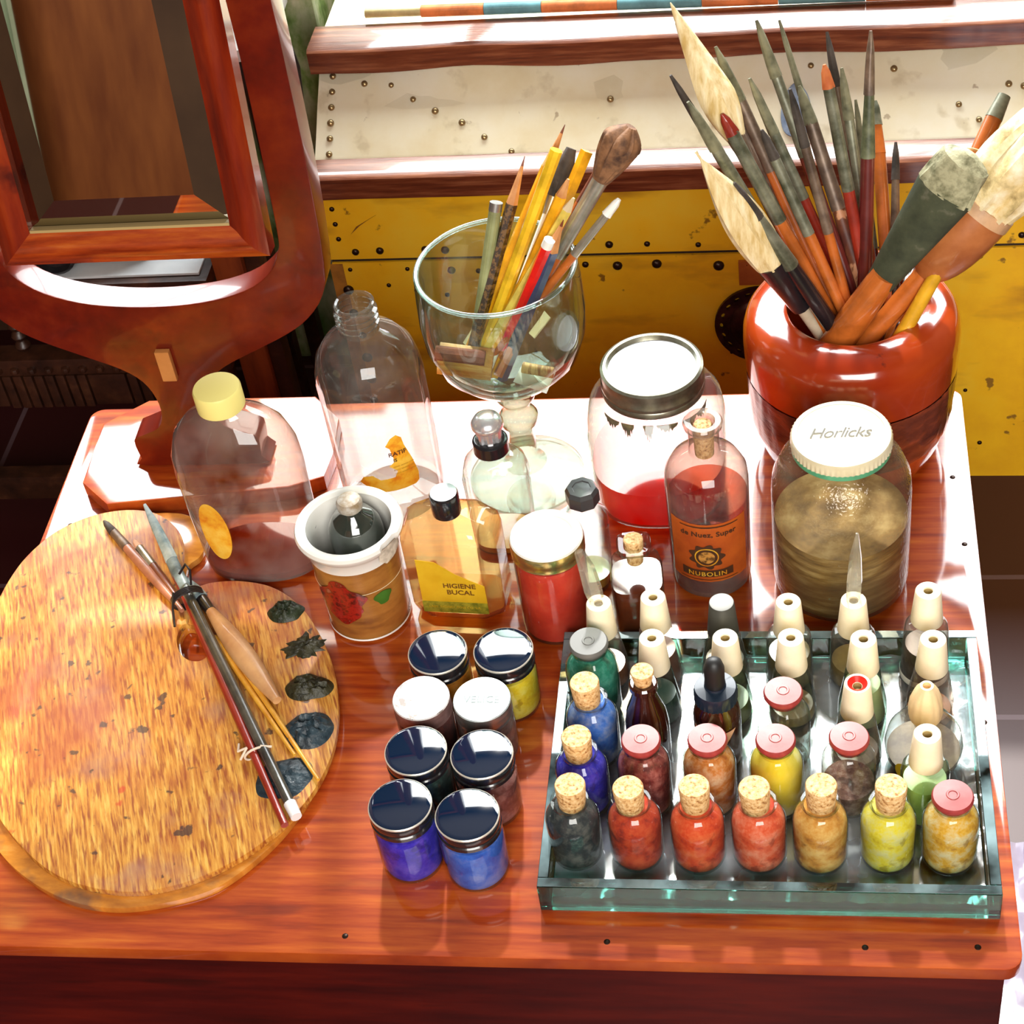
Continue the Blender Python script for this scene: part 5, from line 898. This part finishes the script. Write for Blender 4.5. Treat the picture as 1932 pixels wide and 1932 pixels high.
paint_jar('small jar with a flaking white lid and dark red contents', 0.3630, 0.1650, powder('dark red pigment', (0.10, 0.008, 0.008), (0.22, 0.02, 0.015), (0.35, 0.06, 0.05), 25), 'white', r=0.0206, top=0.0560)
paint_jar('small jar with a pale grey embossed lid and brown contents', 0.4065, 0.1640, powder('greyish brown pigment', (0.12, 0.04, 0.03), (0.25, 0.10, 0.08), (0.40, 0.24, 0.20), 25), 'grey', r=0.0206, top=0.0560)
paint_jar('small jar of orange pigment with a glossy dark lid, back left of the eight', 0.3690, 0.2085, powder('orange pigment', (0.70, 0.14, 0.006), (0.86, 0.28, 0.01), (0.9, 0.4, 0.06), 22), top=0.0560)
paint_jar('small jar of bright yellow pigment with a glossy dark lid, back right of the eight', 0.4175, 0.2070, powder('bright yellow pigment', (0.70, 0.42, 0.006), (0.86, 0.62, 0.01), (0.9, 0.75, 0.12), 22), top=0.0595)

# ------------------------------------------------------------------ the glass tray
TX0, TX1, TY0, TY1, TW, TF, TT = 0.4545, 0.7505, 0.0290, 0.2520, 0.0072, 0.0075, 0.0270
t = thing('glass_tray', 'thick green edged rectangular glass tray holding thirty one little bottles', 'tray', (0, 0, 0))
obj('tray_floor', box(TX0 + TW, TX1 - TW, TY0 + TW, TY1 - TW, 0.0003, TF - 0.0006), G_TRAY, t, False)
M_TSIDE = plain('tray side glass', (0.14, 0.50, 0.40), 0.01); _b = M_TSIDE.node_tree.nodes['Principled BSDF']; _b.inputs['Transmission Weight'].default_value = 1.0; _b.inputs['IOR'].default_value = 1.5
for (x0, x1, y0, y1) in ((TX0, TX1, TY0, TY0 + TW), (TX0, TX1, TY1 - TW, TY1), (TX0, TX0 + TW, TY0 + TW + .0001, TY1 - TW - .0001), (TX1 - TW, TX1, TY0 + TW + .0001, TY1 - TW - .0001)):
    wl = obj('tray_wall', box(x0, x1, y0, y1, 0.0003, TT, 0.0006), M_TSIDE, t, False)
    obj('cut_edge', box(x0 + .0004, x1 - .0004, y0 + .0004, y1 - .0004, TT + .0001, TT + .0006), G_TRAYTOP, wl, False)
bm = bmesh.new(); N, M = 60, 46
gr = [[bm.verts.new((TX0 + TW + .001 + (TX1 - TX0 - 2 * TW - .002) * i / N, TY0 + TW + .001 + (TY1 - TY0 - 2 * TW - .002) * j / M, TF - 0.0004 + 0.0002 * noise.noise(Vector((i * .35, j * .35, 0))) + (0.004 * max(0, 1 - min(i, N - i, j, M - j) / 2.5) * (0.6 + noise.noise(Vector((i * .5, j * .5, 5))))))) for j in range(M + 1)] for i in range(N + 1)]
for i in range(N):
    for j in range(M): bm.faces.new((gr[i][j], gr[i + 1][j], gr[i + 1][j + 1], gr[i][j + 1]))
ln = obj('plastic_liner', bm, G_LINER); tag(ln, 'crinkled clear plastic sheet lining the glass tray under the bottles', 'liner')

TB = 0.0078                                    # bottles in the tray stand here
BGp = 'little bottles in the glass tray'
def vial(label, x, y, pig, cap='cork', top=0.074, r=0.0180, fill=0.92, gls=None, rz=0.0, capmat=None):
    """round shouldered little bottle; top = height of the stopper above the tray"""
    t = thing('pigment_bottle', label, 'bottle', (x, y, TB), rz, BGp)
    h = top - (0.0150 if cap == 'cork' else 0.0055)          # glass height
    g = [(0, 0.0003), (r * .80, 0.0003), (r * .93, 0.0018), (r, 0.006), (r, h * .66), (r * .97, h * .73), (r * .82, h * .82), (r * .64, h * .875), (r * .585, h * .90), (r * .585, h * .955), (r * .70, h * .965), (r * .71, h * .99), (r * .66, h), (r * .53, h)]
    obj('bottle_glass', lathe(g, 40), gls or G_CLEAR, t)
    if pig:
        zf = h * fill; pts = [(0, 0.0015), (r * .76, 0.0015), (r * .89, 0.0035), (r * .955, 0.007)]
        for (rr, zz) in ((r * .955, h * .66), (r * .92, h * .73), (r * .77, h * .81), (r * .58, h * .87), (r * .53, h * .92)):
            if zz < zf: pts.append((rr, zz))
        pts.append((pts[-1][0] * .99, max(zf, pts[-1][1] + .0004))); pts.append((0, pts[-1][1] + .0003))
        obj('pigment', lathe(pts, 36), pig, t)
    if cap == 'cork':
        c = obj('cork', lathe([(r * .48, h - 0.009), (r * .525, h), (r * .565, top - 0.0012), (r * .53, top), (0, top + .0002)], 30), M_CORK, t)
        c.rotation_euler = (random.uniform(-.03, .03), random.uniform(-.03, .03), random.uniform(0, 6))
    else:
        m = capmat or M_STOPPER
        obj('rubber_stopper', lathe([(r * .52, h - 0.006), (r * .55, h), (r * .70, h + 0.0003), (r * .735, h + 0.0015), (r * .735, top - 0.0022), (r * .68, top - 0.0004), (r * .24, top), (r * .22, top + 0.0005), (r * .16, top + 0.0005), (r * .14, top), (0, top)], 36), m, t)
    return t
def cone_bottle(label, x, y, res, top=0.0792, r=0.0172, rt=0.0120, gls=None, capmat=None, dropper=None, holem=None, resz=0.012, band=None):
    """tapering tester bottle under a tall conical cap with a hole in the top"""
    t = thing('tester_bottle', label, 'bottle', (x, y, TB), 0, BGp); hc = 0.0300; zc = top - hc
    obj('bottle_glass', lathe([(0, 0.0003), (r * .88, 0.0003), (r * .97, 0.0018), (r, 0.005), (r * .96, zc * .35), (rt * 1.06, zc * .82), (rt, zc * .92), (rt * .86, zc * .98), (rt * .60, zc), (rt * .58, zc + 0.004)], 40), gls or G_CLEAR, t)
    if res:
        kk = r + (rt - r) * min(1, resz / (zc * .85)) * .9
        obj('residue', lathe([(0, 0.0012), (r * .86, 0.0012), (r * .93, 0.003), (kk * .955, resz * .8), (kk * .90, resz), (0, resz + .0004)], 32, fn=lambda a, q, z: q * (1 + .015 * math.sin(3 * a))), res, t)
    b0, b1 = 0.0112, 0.0086
    obj('conical_cap', lathe([(rt * .55, zc + .0003), (b0 * .97, zc + 0.0003), (b0, zc + 0.0012), (b1 + .0002, top - 0.0008), (b1 - .0003, top), (0.0034 if not holem else 0.0066, top), (0.0031, top - (0.0012 if not holem else 0.003))], 36), capmat or M_CREAM, t)
    if capmat: obj('cap_top', lathe([(0.0084, top + .0001), (0.0070, top + .0006), (0, top + .0007)], 28), plain('worn grey cap top', (0.30, 0.30, 0.28), 0.5), t)
    else: obj('cap_hole', lathe([(0.0031, top - (0.0012 if not holem else 0.003)), (0.0026, top - 0.006), (0, top - 0.006)], 20), plain('tan hole', (0.36, 0.26, 0.10), 0.6), t)
    if holem: obj('red_funnel', lathe([(0.0067, top + .0001), (0.0033, top - 0.0027)], 28), holem, t)
    if band: obj('base_band', lathe([(r * 1.01, 0.0045), (r * 1.012, 0.0095), (r * .995, 0.0100)], 40), band, t)
    if dropper: dropper(t, top)
    return t
V_ = vial
# front row
V_('corked little bottle of black pigment at the front left corner of the tray', 0.4768, 0.0705, powder('black pigment', (0.008, 0.012, 0.016), (0.020, 0.028, 0.032), (0.10, 0.10, 0.09), 30))
V_('corked bottle of rust red pigment second from the left in the front row', 0.5177, 0.0700, powder('rust red pigment', (0.20, 0.012, 0.006), (0.48, 0.035, 0.006), (0.60, 0.08, 0.02), 30))
V_('corked bottle of orange red pigment third from the left, with a dark blotch', 0.5588, 0.0690, powder('orange red pigment', (0.45, 0.02, 0.006), (0.70, 0.06, 0.008), (0.78, 0.14, 0.04), 26))
V_('corked bottle of coral red pigment in the middle of the front row', 0.5985, 0.0700, powder('coral red pigment', (0.55, 0.035, 0.01), (0.76, 0.10, 0.03), (0.85, 0.25, 0.14), 26), top=0.0748)
V_('corked bottle of ochre pigment fifth from the left in the front row', 0.6380, 0.0700, powder('ochre pigment', (0.36, 0.12, 0.015), (0.65, 0.28, 0.04), (0.80, 0.48, 0.14), 24), top=0.0755)
V_('corked bottle of lemon yellow pigment sixth from the left in the front row', 0.6812, 0.0715, powder('lemon yellow pigment', (0.60, 0.42, 0.01), (0.80, 0.66, 0.03), (0.70, 0.66, 0.25), 26))
V_('dark red stoppered bottle of golden ochre pigment at the front right corner', 0.7205, 0.0712, powder('golden ochre pigment', (0.50, 0.20, 0.01), (0.78, 0.42, 0.03), (0.80, 0.66, 0.36), 26), 'rubber', top=0.0665)
# second row
V_('corked bottle of ultramarine blue pigment behind the black one', 0.4795, 0.1130, powder('ultramarine pigment', (0.008, 0.006, 0.22), (0.02, 0.015, 0.46), (0.08, 0.06, 0.6), 26), top=0.0715)
V_('red stoppered bottle of dark maroon pigment behind the rust red one', 0.5218, 0.1130, powder('dark maroon pigment', (0.06, 0.006, 0.008), (0.18, 0.018, 0.015), (0.40, 0.12, 0.10), 28), 'rubber', top=0.0690)
V_('red stoppered bottle of burnt orange pigment behind the orange red ones', 0.5655, 0.1140, powder('burnt orange pigment', (0.36, 0.08, 0.01), (0.60, 0.20, 0.03), (0.75, 0.5, 0.3), 24), 'rubber', top=0.0690)
V_('red stoppered bottle half white and half canary yellow pigment', 0.6100, 0.1140, noisy('canary and white pigment', [(0.40, (0.80, 0.60, 0.01)), (0.52, (0.88, 0.74, 0.10)), (0.60, (0.85, 0.80, 0.55))], 12, rough=0.85, bump=0.4, detail=8), 'rubber', top=0.0690)
V_('nearly empty bottle with a scored red stopper and grey brown dregs', 0.6575, 0.1160, powder('grey brown dregs', (0.06, 0.02, 0.015), (0.16, 0.07, 0.05), (0.34, 0.24, 0.2), 40), 'rubber', top=0.0690, fill=0.35, gls=G_DUSTY)
cone_bottle('cream capped tester bottle of green liquid behind the front right bottles', 0.7065, 0.1090, noisy('soft green liquid', [(0.3, (0.22, 0.34, 0.08)), (0.7, (0.42, 0.50, 0.20))], 30, rough=0.2), top=0.0800, r=0.0165, rt=0.0150, gls=G_GREEN, resz=0.034)
# third row
V_('corked bottle of sky blue pigment behind the ultramarine one', 0.4838, 0.1555, powder('sky blue pigment', (0.02, 0.08, 0.48), (0.05, 0.18, 0.62), (0.26, 0.34, 0.60), 20), top=0.0750)
t = thing('slim_brown_bottle', 'slim dark brown glass bottle with a cork between the two leftmost columns', 'bottle', (0.5218, 0.1550, TB), 0, BGp)
obj('bottle_glass', lathe([(0, 0), (0.0135, 0), (0.0148, 0.002), (0.0152, 0.008), (0.0152, 0.036), (0.0135, 0.048), (0.0095, 0.060), (0.0080, 0.068), (0.0080, 0.0700), (0.0098, 0.0715), (0.0098, 0.0755), (0.0085, 0.0770), (0, 0.0770)], 36), G_AMBER, t)
obj('cork', lathe([(0.0062, 0.0772), (0.0080, 0.0870), (0.0075, 0.0882), (0, 0.0884)], 26), M_CORK, t)
t = thing('dropper_bottle', 'amber dropper bottle with a navy cap, black rubber bulb and torn paper label', 'bottle', (0.5700, 0.1545, TB), 0, BGp)
obj('bottle_glass', lathe([(0, 0), (0.0145, 0), (0.0158, 0.002), (0.0162, 0.008), (0.0162, 0.046), (0.0150, 0.0535), (0.0112, 0.0590), (0.0105, 0.0620)], 36), G_AMBER, t)
M_NAVY = plain('navy plastic cap', (0.006, 0.016, 0.032), 0.35, coat=0.3)
obj('screw_collar', lathe([(0.0125, 0.0610), (0.0146, 0.0615), (0.0148, 0.0700), (0.0138, 0.0728), (0.0075, 0.0738), (0.0070, 0.0755), (0, 0.0755)], 60, fn=lambda a, r, z: r + (0.0003 * math.cos(a * 30) if r > .0145 else 0)), M_NAVY, t)
obj('rubber_bulb', lathe([(0.0064, 0.0750), (0.0072, 0.0765), (0.0068, 0.0800), (0.0070, 0.0920), (0.0055, 0.0975), (0.0028, 0.1000), (0, 0.1006)], 30), plain('black rubber', (0.010, 0.010, 0.010), 0.5), t)
obj('torn_label', curved_patch([(-0.016, 0), (0.006, 0), (0.009, 0.010), (0.016, 0.021), (-0.004, 0.019), (-0.016, 0.023)], 0.0163, math.radians(-95), 0.022, 0.0005), noisy('pinkish torn paper', [(0.3, (0.45, 0.22, 0.12)), (0.7, (0.68, 0.40, 0.25))], 60, rough=0.6), t)
V_('empty clear bottle with a plain red stopper in the middle of the tray', 0.6150, 0.1545, None, 'rubber', top=0.0690)
cone_bottle('tester bottle with a red funnel in its cream cap', 0.6638, 0.1520, paint('pinkish dregs', (0.45, 0.28, 0.18), 0.3), top=0.0790, gls=G_DUSTY, holem=paint('red funnel', (0.62, 0.015, 0.008), 0.3), resz=0.010)
t = thing('round_flask', 'squat round clear flask with a ribbed wooden cap and yellow label', 'bottle', (0.7085, 0.1500, TB), 0, BGp)
obj('bottle_glass', lathe([(0, 0.0003), (0.0190, 0.0003), (0.0215, 0.0025), (0.0250, 0.0100), (0.0262, 0.0200), (0.0245, 0.0300), (0.0195, 0.0385), (0.0120, 0.0435), (0.0075, 0.0455), (0.0070, 0.0500)], 44), G_DUSTY, t)
obj('dark_residue', lathe([(0, 0.001), (0.0180, 0.001), (0.0205, 0.003), (0.0238, 0.010), (0.0245, 0.0140), (0, 0.0145)], 36), noisy('brown residue', [(0.35, (0.12, 0.05, 0.02)), (0.65, (0.40, 0.28, 0.14))], 40, rough=0.4), t)
obj('yellow_label', curved_patch([(0.008 * math.cos(q), 0.0085 * math.sin(q)) for q in [2 * PI * j / 24 for j in range(24)]], 0.0262, math.radians(-120), 0.016, 0.0008), M_YLABEL, t)
obj('ribbed_cap', lathe([(0.0090, 0.0470), (0.0106, 0.0480), (0.0112, 0.0540), (0.0104, 0.0640), (0.0078, 0.0730), (0.0050, 0.0780), (0.0044, 0.0790), (0.0028, 0.0790), (0.0026, 0.0750), (0, 0.0750)], 72, fn=lambda a, r, z: r * (1 + (0.045 * abs(math.sin(a * 6)) if 0.048 < z < 0.077 else 0))), noisy('pale turned wood', [(0.3, (0.72, 0.46, 0.20)), (0.7, (0.88, 0.68, 0.40))], 30, rough=0.45), t)
# fourth row
V_('teal green pigment bottle with a grey rubber stopper at the left tray edge', 0.4815, 0.1945, powder('teal green pigment', (0.006, 0.08, 0.05), (0.012, 0.22, 0.14), (0.08, 0.36, 0.26), 22), 'rubber', top=0.0745, r=0.0188, capmat=plain('grey rubber', (0.13, 0.13, 0.12), 0.5))
cone_bottle('cream capped tester bottle of dark green behind the slim brown bottle', 0.5260, 0.1925, paint('dark green dregs', (0.03, 0.07, 0.05), 0.2), resz=0.022)
cone_bottle('cream capped tester bottle of olive dregs behind the dropper bottle', 0.5762, 0.1925, paint('olive dregs', (0.16, 0.17, 0.04), 0.3), gls=G_GREEN, resz=0.016)
cone_bottle('cream capped tester bottle with tan dregs behind the empty red stoppered one', 0.6205, 0.1925, paint('tan dregs', (0.40, 0.28, 0.12), 0.3), resz=0.010)
cone_bottle('cream capped tester bottle of pale green liquid behind the red funnel one', 0.6690, 0.1910, noisy('pale green liquid', [(0.3, (0.40, 0.44, 0.20)), (0.7, (0.58, 0.60, 0.34))], 30, rough=0.2), gls=G_GREEN, resz=0.034)
cone_bottle('cream capped tester bottle with an orange stain behind the round flask', 0.7150, 0.1905, paint('orange brown dregs', (0.60, 0.24, 0.04), 0.2), gls=G_SMOKY, resz=0.009)
# back row
G_ROD = glass('glass dropper rod', (0.90, 0.90, 0.84), (0.50, 0.48, 0.36), haze=0.22, hazecol=(0.9, 0.85, 0.7), gl=2.0)
def rod_a(t, top): obj('glass_stopper_rod', tube([(0, 0, top - 0.004), (-0.003, 0.002, top + 0.012), (-0.006, 0.005, top + 0.030), (-0.0105, 0.008, top + 0.044)], [0.0050, 0.0066, 0.0058, 0.0034], 6), G_ROD, t, False)
def rod_b(t, top): obj('glass_stopper_rod', tube([(0, 0, top - 0.004), (0.0005, 0.001, top + 0.018), (0.001, 0.003, top + 0.040), (0.002, 0.005, top + 0.060)], [0.0052, 0.0054, 0.0042, 0.0010], 8), G_ROD, t, False)
cone_bottle('tester bottle with a short thick glass rod in its cream cap, back left corner', 0.4870, 0.2255, paint('brown orange dregs', (0.40, 0.14, 0.03), 0.2), gls=G_SMOKY, dropper=rod_a, resz=0.016)
cone_bottle('cream capped tester bottle of brown liquid, second in the back row', 0.5255, 0.2268, noisy('brown liquid', [(0.3, (0.10, 0.035, 0.015)), (0.7, (0.26, 0.10, 0.04))], 30, rough=0.15), top=0.0835, gls=G_SMOKY, resz=0.030)
cone_bottle('black capped tester bottle of olive liquid, third in the back row', 0.5730, 0.2255, paint('olive liquid', (0.16, 0.15, 0.04), 0.3), gls=G_DUSTY, capmat=plain('worn black cap', (0.05, 0.05, 0.042), 0.5), resz=0.020)
cone_bottle('cream capped tester bottle of olive brown liquid, fourth in the back row', 0.6190, 0.2255, paint('olive brown liquid', (0.26, 0.20, 0.07), 0.3), rt=0.0150, gls=G_DUSTY, resz=0.028)
cone_bottle('tester bottle with a long pointed glass rod in its cream cap', 0.6635, 0.2265, paint('golden brown liquid', (0.42, 0.28, 0.08), 0.3), rt=0.0150, gls=G_DUSTY, dropper=rod_b, resz=0.018)
cone_bottle('cream capped tester bottle of dark liquid with a white base band, back right corner', 0.7135, 0.2268, paint('dark olive brown liquid', (0.08, 0.06, 0.03), 0.2), top=0.0880, rt=0.0145, gls=G_SMOKY, resz=0.034, band=M_ENAMEL)
